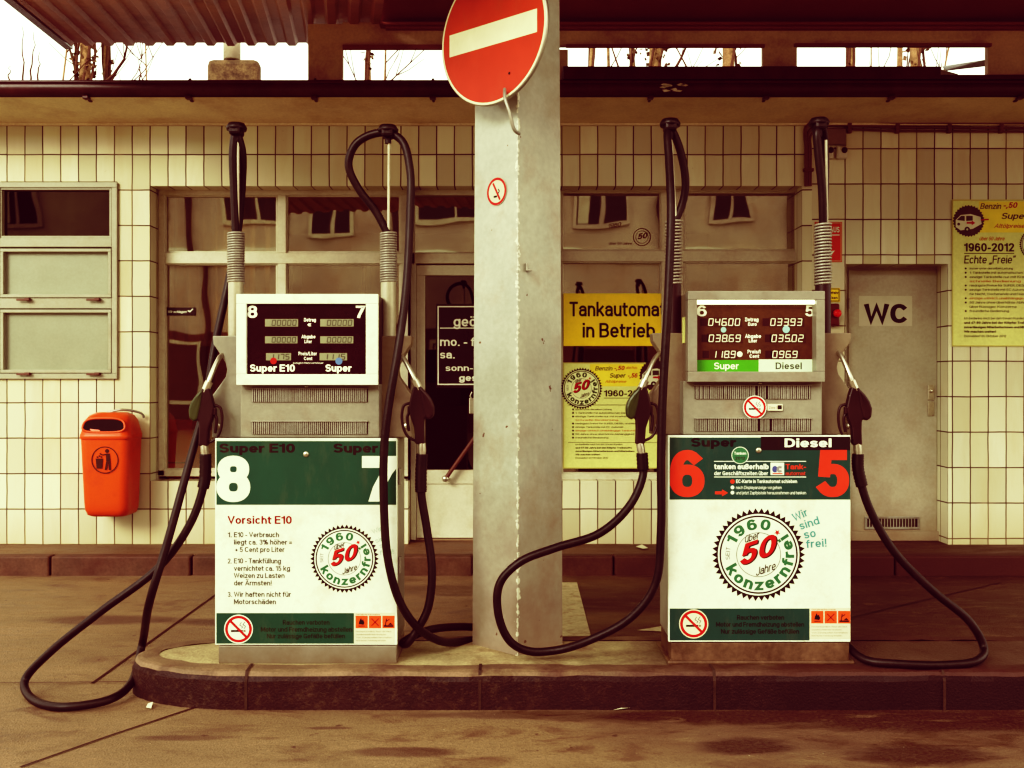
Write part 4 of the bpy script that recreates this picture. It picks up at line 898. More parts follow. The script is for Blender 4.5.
def poster(x0, y0, d, label, mirror):
    """yellow price history poster: two round badges, headline, bullet list"""
    wd, ht = 128, 147 if not mirror else 106
    k = ht / 147.
    o = plate('price_poster', x0, x0 + wd, y0, y0 + ht, d, M['paper'], label, 'poster', 'yellow 1960-2012 price posters', th=.004)
    pr = Print(d)
    X = lambda v: x0 + v; Y = lambda v: y0 + v * k
    pr.frame_rect(X(.4), Y(.4), X(wd - .4), Y(146.6), .5, (.42, .3, .06), 0)
    INKB = (.03, .03, .02); ORG = (.55, .13, .02)
    ox = 0 if not mirror else 0
    pr.rect(X(27), Y(2), X(wd - 26), Y(33), (.90, .72, .10), 0)
    bus_c = (16.5, 21.5) if not mirror else (92, 18); bad_c = (84, 45) if not mirror else (18.5, 36)
    # badge with van
    cx, cy = X(bus_c[0]), Y(bus_c[1]); r = 16
    pts = [(cx + r * (1 if q % 2 == 0 else .92) * math.cos(math.pi * q / 32), cy + r * (1 if q % 2 == 0 else .92) * math.sin(math.pi * q / 32)) for q in range(64)]
    pr.poly(pts, (.05, .03, .02), 1); pr.disc(cx, cy, r * .84, (.06, .025, .02), 2)
    pr.poly([(cx - 13, cy - 1), (cx - 8, cy - 6), (cx + 2, cy - 7), (cx + 12, cy - 4), (cx + 13, cy + 3), (cx + 4, cy + 8), (cx - 8, cy + 9.5), (cx - 13, cy + 6)], (.68, .66, .5), 3)
    pr.poly([(cx - 12, cy - 1), (cx - 7.5, cy - 5), (cx - 4, cy - 5), (cx - 4, cy)], (.06, .04, .03), 4); pr.poly([(cx - 2.5, cy - 5), (cx + 4, cy - 5), (cx + 4, cy - .5), (cx - 2.5, cy)], (.06, .04, .03), 4)
    pr.disc(cx - 1.5, cy + 8.5, 2.7, (.03, .02, .02), 4, 16); pr.disc(cx - 1.5, cy + 8.5, 1.1, (.5, .5, .4), 5, 12); pr.disc(cx - 10, cy + 3.2, 1.4, (.06, .04, .03), 4, 12)
    pr.poly([(cx - 2, cy + 1), (cx + 3, cy + 1), (cx + 3, cy - .4), (cx + 6.5, cy + 2), (cx + 3, cy + 4.2), (cx + 3, cy + 2.8), (cx - 2, cy + 2.8)], RED, 5)
    pr.line(cx + 12, cy - 1, cx + 20, cy - 1.5, 1.3, RED, 5)
    # badge with anniversary mark
    pr.badge(X(bad_c[0]), Y(bad_c[1]), 21 if mirror else 17, 1, (.78, .78, .46), (.03, .07, .03))
    if not mirror:
        pr.text('Benzin', X(28), X(48.5), Y(9.5), 5.6, INKB, 2, .006, .2); pr.text('-,50', X(51), X(64.5), Y(8.5), 5.6, RED, 2, .02, .2)
        pr.text('Super', X(49), X(75), Y(19.5), 6.0, INKB, 2, .012, .2); pr.text('-,56', X(78), X(90), Y(19.5), 5.8, RED, 2, .02, .2); pr.text('Altölpreise', X(42), X(72), Y(28.5), 4.2, ORG, 2, .006, .3)
        pr.text('über 50 Jahre', X(27), X(52), Y(41), 3.8, ORG, 2, .004, .3); pr.text('1960-2012', X(12), X(62), Y(52), 8.3, INKB, 2, .024); pr.rect(X(12), Y(53.6), X(62), Y(54.3), INKB, 2)
        pr.text('Echte „Freie“', X(12), X(63), Y(64), 8.0, INKB, 2, .006, .1); ylist, dy, h = 70, 4.95, 2.2; xb, xt, xe = 13.6, 17.5, 96
    else:
        pr.text('Benzin', X(32), X(49), Y(11), 4.2, INKB, 2, .006, .2); pr.text('-,50', X(51), X(61), Y(10.5), 4.2, RED, 2, .02, .2); pr.text('alter Preis', X(63), X(74), Y(9), 2.6, ORG, 2, 0., .2)
        pr.text('Super', X(46.5), X(62), Y(21), 4.4, INKB, 2, .012, .2); pr.text('-,56', X(64.5), X(74), Y(21), 4.4, RED, 2, .02, .2); pr.text('Altölpreise', X(42), X(63), Y(28), 2.6, ORG, 2, 0., .2)
        pr.text('1960-2012', X(41), X(84), Y(47), 6.2, INKB, 2, .02); pr.rect(X(41), Y(49), X(84), Y(49.7), INKB, 2); pr.rect(X(5), Y(58.5), X(wd - 6), Y(59.2), INKB, 2); ylist, dy, h = 66, 5.7, 1.55; xb, xt, xe = 10, 12.5, 78
    lines = [(1, 'immer unter derselben Leitung', .55, INKB), (1, '1. Tankstelle mit automatischen Zapfsäulen', .93, INKB), (1, 'einzige Tankstelle nur mit Kraftstoffen und', 1, INKB),
             (0, 'schnelle Bedienung', .65, ORG), (1, 'niedrigste Preise für SUPER, DIESEL und Motoröl', 1, INKB), (1, 'einzige Tankstelle mit EC Automat', .73, INKB),
             (0, 'für Nacht, Wochenende und Feiertage', .8, INKB), (1, 'einzige wirklich unabhängige Tankstelle', .95, ORG), (1, '50 Jahre ohne überhöhte Abhängigkeit', .9, INKB), (0, 'überflüssiger Konzerne', .6, INKB), (1, 'freundliche Bedienung', .5, INKB)]
    if mirror: lines = [q for i, q in enumerate(lines) if i not in (6, 9)]
    y = ylist
    for dot, t, fr_, c in lines:
        if dot: pr.disc(X(xb), Y(y - 1), .95, INKB, 2, 12)
        pr.text(t, X(xt), X(xt + (xe - xt) * fr_), Y(y), h, c, 2, .0); y += dy * (.86 if mirror else .86)
    y += 3
    if mirror: pr.rect(X(5), Y(y - 2.4), X(wd - 6), Y(y - 1.9), INKB, 2); y += 1.5
    for t, fr_, b in (('Ich bedanke mich bei den treuen Kunden', .72, 0.), ('und 47-50 Jahre bei der Klöpfer Treibstoffe', .86, .03), ('zuverlässigen Mitarbeiterinnen und Mitarbeitern', .9, .03), ('Wir machen weiter!', .38, .03), ('Düsseldorf im Oktober 2012', .5, 0.)):
        pr.text(t, X(12 if not mirror else 12.5), X(12 + (xe - 12) * fr_), Y(y), h, INKB, 2, b); y += dy * (.9 if not mirror else .82)
    pr.build('poster_print', INK_WALL, o)
poster(952, 199.5, WALL - .009, 'yellow 1960-2012 price poster with van badge on the wall beside the toilet door', False)
poster(563, 362.5, SD + .018, 'yellow 1960-2012 price poster inside the window below the Tankautomat sign', True)

# sticker on the left glazing
o = plate('window_sticker', 166, 195, 307.5, 315.5, SD + .034, M['black'], 'small black sticker with white script on the left shop window', 'sticker', th=.003)
pr = Print(SD + .034); pr.text('Wir schlagen', 167.5, 186.5, 313, 2.6, W, 1, .02, .2); pr.poly([(187.5, 311), (190, 312.5), (193.5, 309), (192.5, 308.6), (190, 311), (188.3, 310)], W, 1); pr.build('lettering', INK, o)
# faint window transfer
pr = Print(SD + .038); wt = thing('window_transfer', P(642, 246, SD + .03), 'faint round 50 transfer stuck on the upper right shop window', 'sticker')
pr.ring(642, 237, 8.2, 8.9, (.12, .05, .03), 0, 36); pr.ring(642, 237, 6, 6.4, (.12, .05, .03), 0, 36); pr.text('50', 637.5, 647, 239.5, 5.5, (.1, .04, .02), 1, .02, .3, 10); pr.build('round_mark', INK_WALL, wt)
pr = Print(SD + .038); pr.text('1960', 608, 621, 228, 4, (.14, .06, .04), 1, .0, .2, 8); pr.build('year_lettering', INK_WALL, wt)
pr = Print(SD + .038); pr.text('über 50 Jahre', 609, 632, 244.5, 2.2, (.14, .06, .04), 1, 0.)
pr.build('lettering', INK_WALL, wt)

# emergency stop sign, small sign, stop button, sockets, conduits
o = plate('emergency_stop_sign', 815, 842, 222, 262, WALL - .008, M['redsign'], 'red emergency stop sign with white down arrow behind the right hose mast', 'sign', th=.005)
pr = Print(WALL - .008); pr.frame_rect(815.7, 222.7, 841.3, 261.3, .7, (.6, .45, .3), 0); pr.text('NOT-AUS', 818, 839.5, 232.5, 5.8, WHITE, 1, .03); pr.rect(818, 234.5, 839.5, 235.5, WHITE, 1)
pr.poly([(826.5, 243), (830.5, 243), (830.5, 251), (835, 250.5), (828.5, 258.5), (822, 250.5), (826.5, 251)], WHITE, 1); pr.build('lettering', INK, o)
o = plate('notice_plate', 820, 840, 288, 302, WALL - .008, M['yellow'], 'small yellow notice plate above the red stop button', 'sign', th=.005)
pr = Print(WALL - .008); pr.frame_rect(820.6, 288.6, 839.4, 301.4, .8, BLACK, 0); pr.text('Bei Gefahr', 822, 838.5, 294, 2.6, BLACK, 1, .02); pr.text('drücken', 824, 837.5, 299, 2.6, BLACK, 1, .02); pr.build('lettering', INK, o)
t = thing('stop_button', P(834, 327, WALL), 'dark red emergency button box on the wall beside the toilet door', 'button box')
mb = MB(); mb.pbox(827.5, 840, 303.5, 326, WALL - .06, WALL - .001, .012); mb.build('box', mat('old_red_plastic', (.12, .015, .012), .4), t)
mb = MB(); mb.lathe([(.0, -.095), (.024, -.095), (.03, -.085), (.03, -.075), (.015, -.07), (.015, -.058), (0, -.058)], P(834, 314, WALL), (0, 1, 0), 18); mb.build('button', M['redbox'], t)
for cx, lab in ((829, 'left one of two round wall sockets under the eaves'), (842.5, 'right one of two round wall sockets under the eaves')):
    t = thing('wall_socket', P(cx, 158, WALL), lab, 'socket', 'outdoor sockets beside the right hose mast')
    mb = MB(); mb.pbox(cx - 5.3, cx + 5.3, 146, 158.5, WALL - .045, WALL - .001, .014); mb.build('housing', M['frame'], t)
    mb = MB(); mb.lathe([(.0, -.056), (.010, -.056), (.019, -.054), (.022, -.05), (.022, -.04), (0, -.04)], P(cx, 151.5, WALL), (0, 1, 0), 18); mb.build('cover', M['dark'], t)
mb = MB(); mb.pbox(822, 846, 128.5, 144.5, WALL - .03, WALL - .001, .006); mb.pbox(843, 846.5, 128, 146, WALL - .022, WALL - .002, .003)
tag(mb.build('junction_box', M['brown']), 'brown junction box above the two round wall sockets', 'junction box')
t = thing('conduit', P(920, 128, WALL), 'dark conduit pipes running under the eaves above the toilet door', 'conduit')
for yy, rr in ((122.5, .014), (127, .010), (130.5, .008)):
    mb = MB(); mb.tube(smooth_path([P(806 + (yy - 122) * .55, 186, WALL - .02), P(806 + (yy - 122) * .55, 150, WALL - .02), P(806 + (yy - 122) * .55, yy + 5, WALL - .02), P(812 + (yy - 122) * .55, yy, WALL - .02), P(900, yy + .4, WALL - .02), P(1100, yy + 1.5, WALL - .02)], 6), rr, 8)
    mb.build('pipe', M['dark_trim'], t)
for a in ((848, 852, 120.5, 132.5), (896, 900, 120.5, 132.5), (948, 952, 120.5, 132.5), (1000, 1004, 120.5, 132.5), (804, 814, 168, 171)):
    mb = MB(); mb.pbox(*a, WALL - .036, WALL - .001, .003); mb.build('pipe_clip', M['dark_trim'], t)
t = tag(MB().tube(smooth_path([P(410, 188, SD - .05), P(600, 187, SD - .05), P(798, 187.5, SD - .05)]), .008, 8).build('dark_trim', M['dark_trim']), 'thin dark line standing for the lintel shadow along the top of the shop windows', 'dark_trim')  # dark tube put in for the shadow line under the lintel

# orange litter bin
t = thing('litter_bin', (PX(104.5, 7.25), 7.4, PZ(517, 7.3)), 'orange plastic litter bin hanging on the tiled wall', 'bin')
XL, XR = PX(76.5, 7.25), PX(129, 7.25); XC = (XL + XR) / 2; HW = (XR - XL) / 2; YF0, YB0 = 7.25, 7.56
def rrect(hw, y0, y1, z, r, n=6, dz=None):
    pts = []
    for cx, cy, a0 in ((XC + hw - r, y1 - r, 0), (XC - hw + r, y1 - r, 90), (XC - hw + r, y0 + r, 180), (XC + hw - r, y0 + r, 270)):
        for k in range(n + 1):
            a = R(a0 + 90 * k / n); pts.append((cx + r * math.cos(a), cy + r * math.sin(a), z))
    return pts
zb = PZ(517, 7.3); zr = PZ(437, 7.25); ztop = PZ(411.5, 7.35)
def loft(rings, mi=0, caps=True):
    mb = MB(); n = len(rings[0]); vs = [p for r_ in rings for p in r_]
    mb.add(vs, [(i * n + k, i * n + (k + 1) % n, (i + 1) * n + (k + 1) % n, (i + 1) * n + k) for i in range(len(rings) - 1) for k in range(n)], mi, True)
    if caps: mb.face(rings[0][::-1], mi, True); mb.face(rings[-1], mi, True)
    return mb
H = zr - zb
loft([rrect(HW * .66, YF0 + .07, YB0 - .02, zb, .05), rrect(HW * .78, YF0 + .042, YB0 - .008, zb + .012, .06), rrect(HW * .86, YF0 + .028, YB0, zb + .05, .065), rrect(HW * .88, YF0 + .024, YB0, zb + .1, .065),
      rrect(HW * .955, YF0 + .010, YB0, zr - .05, .06), rrect(HW * .96, YF0 + .009, YB0, zr - .012, .06)]).build('body', M['orange'], t)
loft([rrect(HW * .97, YF0 + .006, YB0, zr - .02, .062), rrect(HW * 1.0, YF0, YB0, zr - .012, .066), rrect(HW * 1.0, YF0, YB0, zr + .012, .066), rrect(HW * .985, YF0 + .006, YB0, zr + .02, .066),
      rrect(HW * .95, YF0 + .012, YB0, zr + .05, .07), rrect(HW * .88, YF0 + .03, YB0 - .01, zr + .115, .075), rrect(HW * .78, YF0 + .055, YB0 - .03, zr + .15, .08), rrect(HW * .6, YF0 + .10, YB0 - .06, zr + .17, .08)]).build('hood', M['orange'], t)
op = []
def hood_front(z): # front surface of the hood
    k = (z - zr - .05) / .065; k = max(0, min(1, k)); return YF0 + .012 + .018 * k
for k in range(32):
    a = 2 * math.pi * k / 32; cx = math.copysign(abs(math.cos(a)) ** .55, math.cos(a)); cz = math.copysign(abs(math.sin(a)) ** .7, math.sin(a))
    w_ = HW * (.80 - .07 * cz); op.append((XC + w_ * cx, hood_front(zr + .082 + .050 * cz), zr + .082 + .050 * cz))
mb = MB(); mb.tube(op + op[:2], .009, 8, caps=False); mb.build('opening_lip', M['orange'], t)
mb = MB(); mb.face([(x, y - .003, z) for x, y, z in op]); mb.build('opening', M['hole'], t)  # flat dark sheet in place of the shaded hollow of the hood
mb = MB(); mb.tube(smooth_path([(XC - .05, YB0 - .1, ztop - .012), (XC + .06, YB0 - .1, ztop + .01), (XC + .17, YB0 - .02, ztop - .02), (XC + .18, YB0, ztop - .05)]), .009, 8); mb.build('hanger', M['steel'], t)
bf = YF0 + .012
pr = Print(bf, step=.0008, base=.003); cx, cy = 105, 460; DK = (.05, .012, .008)
pr.ring(cx, cy, 12.6, 13.6, DK, 0, 40); pr.disc(cx + 2.2, cy - 9, 2.1, DK, 0, 16)
pr.poly([(cx + 1, cy - 6.5), (cx + 5, cy - 6.5), (cx + 5.5, cy + 1.5), (cx + 1.2, cy + 1.5)], DK, 0); pr.poly([(cx + 1.2, cy + 1.6), (cx + 3.2, cy + 1.6), (cx + 1.6, cy + 10), (cx - .4, cy + 10)], DK, 0); pr.poly([(cx + 3.3, cy + 1.6), (cx + 5.5, cy + 1.6), (cx + 5.8, cy + 10), (cx + 3.8, cy + 10)], DK, 0)
pr.path([(cx + 1.2, cy - 5.6), (cx - 2.5, cy - 5), (cx - 5.2, cy - 6.6)], 1.3, DK, 0); pr.poly([(cx - 9.3, cy - 1.5), (cx - 1.8, cy - 1.5), (cx - 2.8, cy + 8.5), (cx - 8.3, cy + 8.5)], DK, 0)
for q in range(3): pr.disc(cx - 7.5 + q * 2, cy - 3 - q % 2, .9, DK, 0, 8)
pr.build('symbol', INK, t)

# sales room furnishing seen dimly through the glass
t = thing('shelf_unit', (-1.9, 8.9, .155), 'dark wooden shelf unit inside the shop behind the left window', 'shelf')
mb = MB()
for z in (.4, .9, 1.4, 1.9, 2.35): mb.box(-2.55, -1.25, 8.75, 9.1, z, z + .03, .003)
for x in (-2.55, -1.9, -1.28): mb.box(x, x + .03, 8.74, 9.11, .155, 2.4, .003)
mb.build('shelf_frame', M['wood'], t)
t = thing('shop_counter', (.9, 9.4, .155), 'dark shop counter inside behind the right windows', 'counter')
mb = MB(); mb.box(.3, 2.1, 9.3, 9.9, .155, 1.05, .01); mb.build('cabinet', M['wood'], t); mb = MB(); mb.box(.25, 2.15, 9.25, 9.95, 1.055, 1.1, .008); mb.build('counter_top', M['frame'], t)
t = thing('red_cabinet', (PX(178, 8.1), 8.1, .155), 'red cabinet standing inside the left shop window', 'cabinet')
mb = MB(); mb.box(PX(166, 8.0), PX(192, 8.0), 8.0, 8.3, .155, PZ(420, 8.0), .012); mb.build('cabinet', M['redbox'], t); 
for z in (.3, .5, .7):
    mb = MB(); mb.box(PX(168, 8.0), PX(190, 8.0), 7.99, 7.998, z, z + .012); mb.build('louvre', M['dark'], t)
t = thing('curtain', (PX(205, 8.05), 8.05, 1.5), 'pale curtain hanging inside the left shop window', 'curtain')
mb = MB(); pts = [(PX(167, 8.1) + .9 * k / 60, 8.12 + .035 * math.sin(k * .9) + .02 * math.sin(k * .37)) for k in range(61)]
for (a, b) in zip(pts, pts[1:]): mb.face([(*a, 1.62), (*b, 1.62), (*b, 2.9), (*a, 2.9)], 0, True)
mb.build('curtain_cloth', mat('curtain_fabric', (.50, .33, .17), .9, var=.15), t)

# ------------------------------------------------------------------ canopy: corrugated sheet, flat soffit, slotted beam
can = thing('canopy', (0, 7.2, 3.4), 'dark red forecourt canopy with corrugated left part and slotted rear beam', 'canopy')
SLO, SKEW = .11, .164
mb = MB(); x0, x1, d1 = PX(65, 7.9), PX(378, 7.2) - SKEW * .7 + .02, 7.9; z1 = PZ(46, 7.9); pit = .157; prof = []
x = x0
while x < x1:
    prof += [(x, 0), (x + pit * .34, 0), (x + pit * .47, .024), (x + pit * .86, .024)]; x += pit
prof = [p for p in prof if p[0] <= x1 + .01]
for (xa_, za_), (xb_, zb_) in zip(prof, prof[1:]):
    for t0, t1 in ((0, 1.5), (1.5, 3.0), (3.0, 4.6)):
        g_ = lambda X, Zz, t: (X + SKEW * t, d1 - t, z1 - SLO * t + Zz)
        mb.face([g_(xa_, za_, t0), g_(xa_, za_, t1), g_(xb_, zb_, t1), g_(xb_, zb_, t0)])
mb.build('corrugated_sheet', M['sheet'], can)
mb = MB(); ev = [(x0 - .02 + SKEW * t, d1 + .05 - t, z1 - SLO * t - .01) for t in (0, 2, 4.6)]
for a, b in zip(ev, ev[1:]):
    a = Vector(a); b = Vector(b); wv = Vector((.06, 0, 0)); hv = Vector((0, 0, .1))
    vs = [a, a + wv, a + wv + hv, a + hv, b, b + wv, b + wv + hv, b + hv]; mb.add(vs, [(0, 4, 5, 1), (1, 5, 6, 2), (2, 6, 7, 3), (3, 7, 4, 0), (0, 1, 2, 3), (7, 6, 5, 4)])
mb.build('edge_flashing', M['gutter'], can)
BD = 7.2; zs = PZ(23, BD)
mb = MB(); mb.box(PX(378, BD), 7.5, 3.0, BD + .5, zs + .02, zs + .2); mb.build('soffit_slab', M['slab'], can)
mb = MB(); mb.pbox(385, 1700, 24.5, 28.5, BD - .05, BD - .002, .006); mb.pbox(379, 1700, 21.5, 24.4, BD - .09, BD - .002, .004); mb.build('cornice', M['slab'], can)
mb = MB(); zt = 20
def bb(x_0, x_1, y_0, y_1): mb.pbox(x_0, x_1, y_0, y_1, BD, BD + .05, 0)
bb(308, 342.5, 24, 100); bb(342.5, 1700, 22, 45.5); bb(342.5, 546, 45.5, 48)
bb(542, 568, 49.5, 100); bb(342.5, 542, 80, 100); bb(568, 1700, 76, 100); bb(763, 797, 45.5, 76); bb(988, 1700, 45.5, 76)
mb.build('slotted_beam', M['beam'], can)
mb = MB(); mb.pbox(342.5, 542, 44.5, 49, BD - .03, BD - .001, .003); mb.pbox(566, 765, 44, 47, BD - .03, BD - .001, .003); mb.pbox(795, 992, 43, 46, BD - .03, BD - .001, .003); mb.build('slot_lintel', M['slab'], can)
# loose flashing in the right slot
mb = MB(); a = [P(942, 67, BD + .3), P(985, 60.5, BD + .25), P(985, 66.5, BD + .1), P(946, 71, BD + .1)]; mb.face(a); mb.face([p + Vector((0, 0, .006)) for p in a][::-1])
mb.add([P(940, 69, BD - .05), P(958, 74, BD - .05), P(958, 80, BD - .05), P(936, 80, BD - .05)], [(0, 1, 2, 3)])
tag(mb.build('loose_flashing', M['plate']), 'loose metal flashing sticking up in the right canopy slot', 'flashing')

# ------------------------------------------------------------------ pillar
PC = Vector((PX(517.5, 4.6), 4.6, 0)); hd0, hd1 = .203, .184
mb = MB(); pc = (0, 0)
def sq(hd, z): # square turned on its corner, corner edges slightly rounded
    pts = []
    for a0 in (270, 0, 90, 180):
        c = Vector((math.cos(R(a0)), math.sin(R(a0)))); 
        for da in (-1, 0, 1):
            t_ = Vector((-c.y, c.x)); p = c * (hd - .004 * (da == 0) * 0 - .008 * abs(da)) + t_ * (.008 * da); pts.append((PC.x + p.x, PC.y + p.y, z))
    return pts
zz = [IZ - .01, .3, .8, 1.4, 2.0, 2.6, 3.2, zs + .1]
rg = [sq(hd0 + (hd1 - hd0) * (z / 4), z) for z in zz]; n = len(rg[0])
for i in range(len(rg) - 1):
    for k in range(n): mb.face([rg[i][k], rg[i][(k + 1) % n], rg[i + 1][(k + 1) % n], rg[i + 1][k]])
pil = thing('pillar', (PC.x, PC.y, IZ), 'grey painted square canopy pillar standing on its corner between the pumps', 'pillar')
mb.build('shaft', M['pillar'], pil)
s2 = math.sqrt(.5)
def face_frame(side, zc_px, u0_px):
    """coordinates on the pillar's left (-1) or right (+1) visible face"""
    def f(x, y, off):
        hd = hd0 + (hd1 - hd0) * .45; dx = abs(x) ; # x: metres from the corner along the face
        base = Vector((PC.x, PC.y - hd, 0)); t_ = Vector((side * s2, s2, 0)); nrm = Vector((side * s2, -s2, 0))
        p = base + t_ * dx + nrm * (off + .0015); return (p.x, p.y, y)
    return f
pr = Print(frame=lambda x, y, off: face_frame(-1, 0, 0)(.128 - x, 2.165 - y, off)); rr = .062
pr.disc(0, 0, rr, (.62, .60, .44), 0, 36); pr.ring(0, 0, rr * .80, rr * .98, RED, 1); pr.line(-rr * .35, -rr * .62, rr * .35, rr * .62, rr * .16, RED, 2)
pr.rect(-rr * .3, rr * .28, rr * .05, rr * .42, BLACK, 1); pr.path([(rr * .1, rr * .2), (rr * .3, 0), (rr * .15, -rr * .15)], rr * .08, BLACK, 1)
tag(pr.build('no_smoking_sticker', INK), 'small round no smoking sticker on the pillar below the no-entry sign', 'sticker')
mb = MB()
pf = face_frame(1, 0, 0); a = Vector(pf(.055, PZ(266, 4.45), .0)); mb.box(a.x - .004, a.x + .004, a.y - .02, a.y + .004, a.z - .02, a.z + .01, .002); mb.box(a.x - .004, a.x + .022, a.y - .02, a.y + .004, a.z - .024, a.z - .016, .002)
mb.build('hook', M['steel'], pil)

# no-entry sign turned towards the left approach
sg = thing('no_entry_sign', P(492, 34, 4.36), 'round red no-entry sign with white bar tilted on the pillar', 'road sign')
sc_ = P(492, 34, 4.36); yaw = R(41); U = Vector((math.cos(yaw), -math.sin(yaw), 0)); Vv = Vector((0, 0, 1)); Nn = Vector((-math.sin(yaw), -math.cos(yaw), 0))
def sf(x, y, off): p = sc_ + U * x - Vv * y + Nn * off; return (p.x, p.y, p.z)
RS = .302
mb = MB(); mb.lathe([(0, .0), (RS - .004, 0), (RS, .003), (RS, .016), (RS - .004, .018), (0, .018)], sc_ - Nn * .018, Nn, 64); disc = mb.build('sign_disc', M['plate'], sg)
pr = Print(frame=sf, base=.0012); pr.disc(0, 0, RS * .985, (.80, .78, .55), 0, 72); pr.disc(0, 0, RS * .955, (.50, .062, .03), 1, 72); pr.rect(-RS * .83, -RS * .16, RS * .83, RS * .16, (.80, .78, .55), 2)
pr.disc(.10, RS * .72 - .03, .006, BLACK, 3, 12); pr.build('sign_face', INK, sg)
mb = MB(); q = [sf(.09, .255, .02), sf(.105, .30, .035), sf(.125, .36, .03), sf(.13, .43, .005), sf(.128, .44, -.03)]; mb.tube(smooth_path(q), .0075, 8); mb.build('sign_hook', M['steel'], sg); mb = MB()
mb.tube([sf(.0, .1, -.02), sf(.02, .1, -.1)], .02, 8); mb.build('sign_clamp', M['steel'], sg)

# ------------------------------------------------------------------ fuel pumps
PD = 4.27
def hose_pts(pts, d0=PD): return smooth_path([P(x, y, d0 + dl) for x, y, dl in pts], 8)
def nozzle(pump, spout, collar, belly, grip, swivel, side, dl, m_boot):
    """pistol: spout leaning into the wing, boot over the valve body, grip, lever with guard, swivel to the hose"""
    q = lambda p, e=0.: P(p[0], p[1], PD + dl + e)
    d_ = PD + dl; o = lambda dx, dy: (PX(collar[0] + side * dx, d_), PZ(collar[1] + dy, d_))
    def cast(pts, half, bev):
        pp = [o(*p) for p in pts]; ar = sum(pp[k][0] * pp[(k + 1) % len(pp)][1] - pp[(k + 1) % len(pp)][0] * pp[k][1] for k in range(len(pp)))
        if ar < 0: pp = pp[::-1]
        return MB().prism(pp, d_ - half, d_ + half, bev)
    nz = cast([(-3.6, 0), (3.6, 0), (7, 5), (12.5, 11), (15.5, 19), (14.5, 28), (10, 31.5), (7.2, 33), (6.8, 42), (7.4, 58), (-2.0, 58), (-3.2, 41), (-6.8, 31), (-8.6, 20), (-6, 8)], .017, .007).build('nozzle', M['dark'], pump)
    cast([(2, .5), (5.5, 3), (10.5, 8), (14.5, 14), (17, 21), (16.4, 30), (11.5, 34), (7.5, 31), (4.5, 18)], .022, .009).build('boot', m_boot, nz)
    bx, by = belly
    mb = MB(); sp = smooth_path([q(collar), q(((collar[0] * .6 + spout[0] * .4) + side * .8, collar[1] * .6 + spout[1] * .4), .01), q(spout, .06), q((spout[0] - side * 8, spout[1] - 6), .12)], 7); mb.tube(sp, .0105, 12)
    mb.tube([q((spout[0] + (collar[0] - spout[0]) * .8, spout[1] + (collar[1] - spout[1]) * .8)), q(collar), q((collar[0] * .75 + belly[0] * .25, collar[1] * .75 + belly[1] * .25))], .0175, 12); mb.build('spout', M['metal'], nz)
    mb = MB(); ix = -side  # lever and guard on the inner side
    w3 = lambda dx, dy: P(collar[0] + side * dx, collar[1] + dy, d_)
    mb.tube(smooth_path([w3(-6, 17), w3(-13, 19), w3(-15.5, 27), w3(-14, 42), w3(-9, 51), w3(-1, 55)]), .0058, 8)
    mb.tube(smooth_path([w3(-6, 24), w3(-10, 30), w3(-8.5, 45)]), .0062, 8, taper=None)
    mb.box(w3(-8, 22).x - .008, w3(-8, 22).x + .008, d_ - .012, d_ + .012, w3(0, 27).z, w3(0, 20).z, .003); mb.build('trigger_guard', M['dark'], nz)
    mb = MB(); mb.tube([q(grip), q(((grip[0] + swivel[0]) / 2, (grip[1] + swivel[1]) / 2)), q(swivel)], .0165, 14, taper=[.016, .018, .0155]); mb.build('swivel', M['metal'], nz)
    return nz

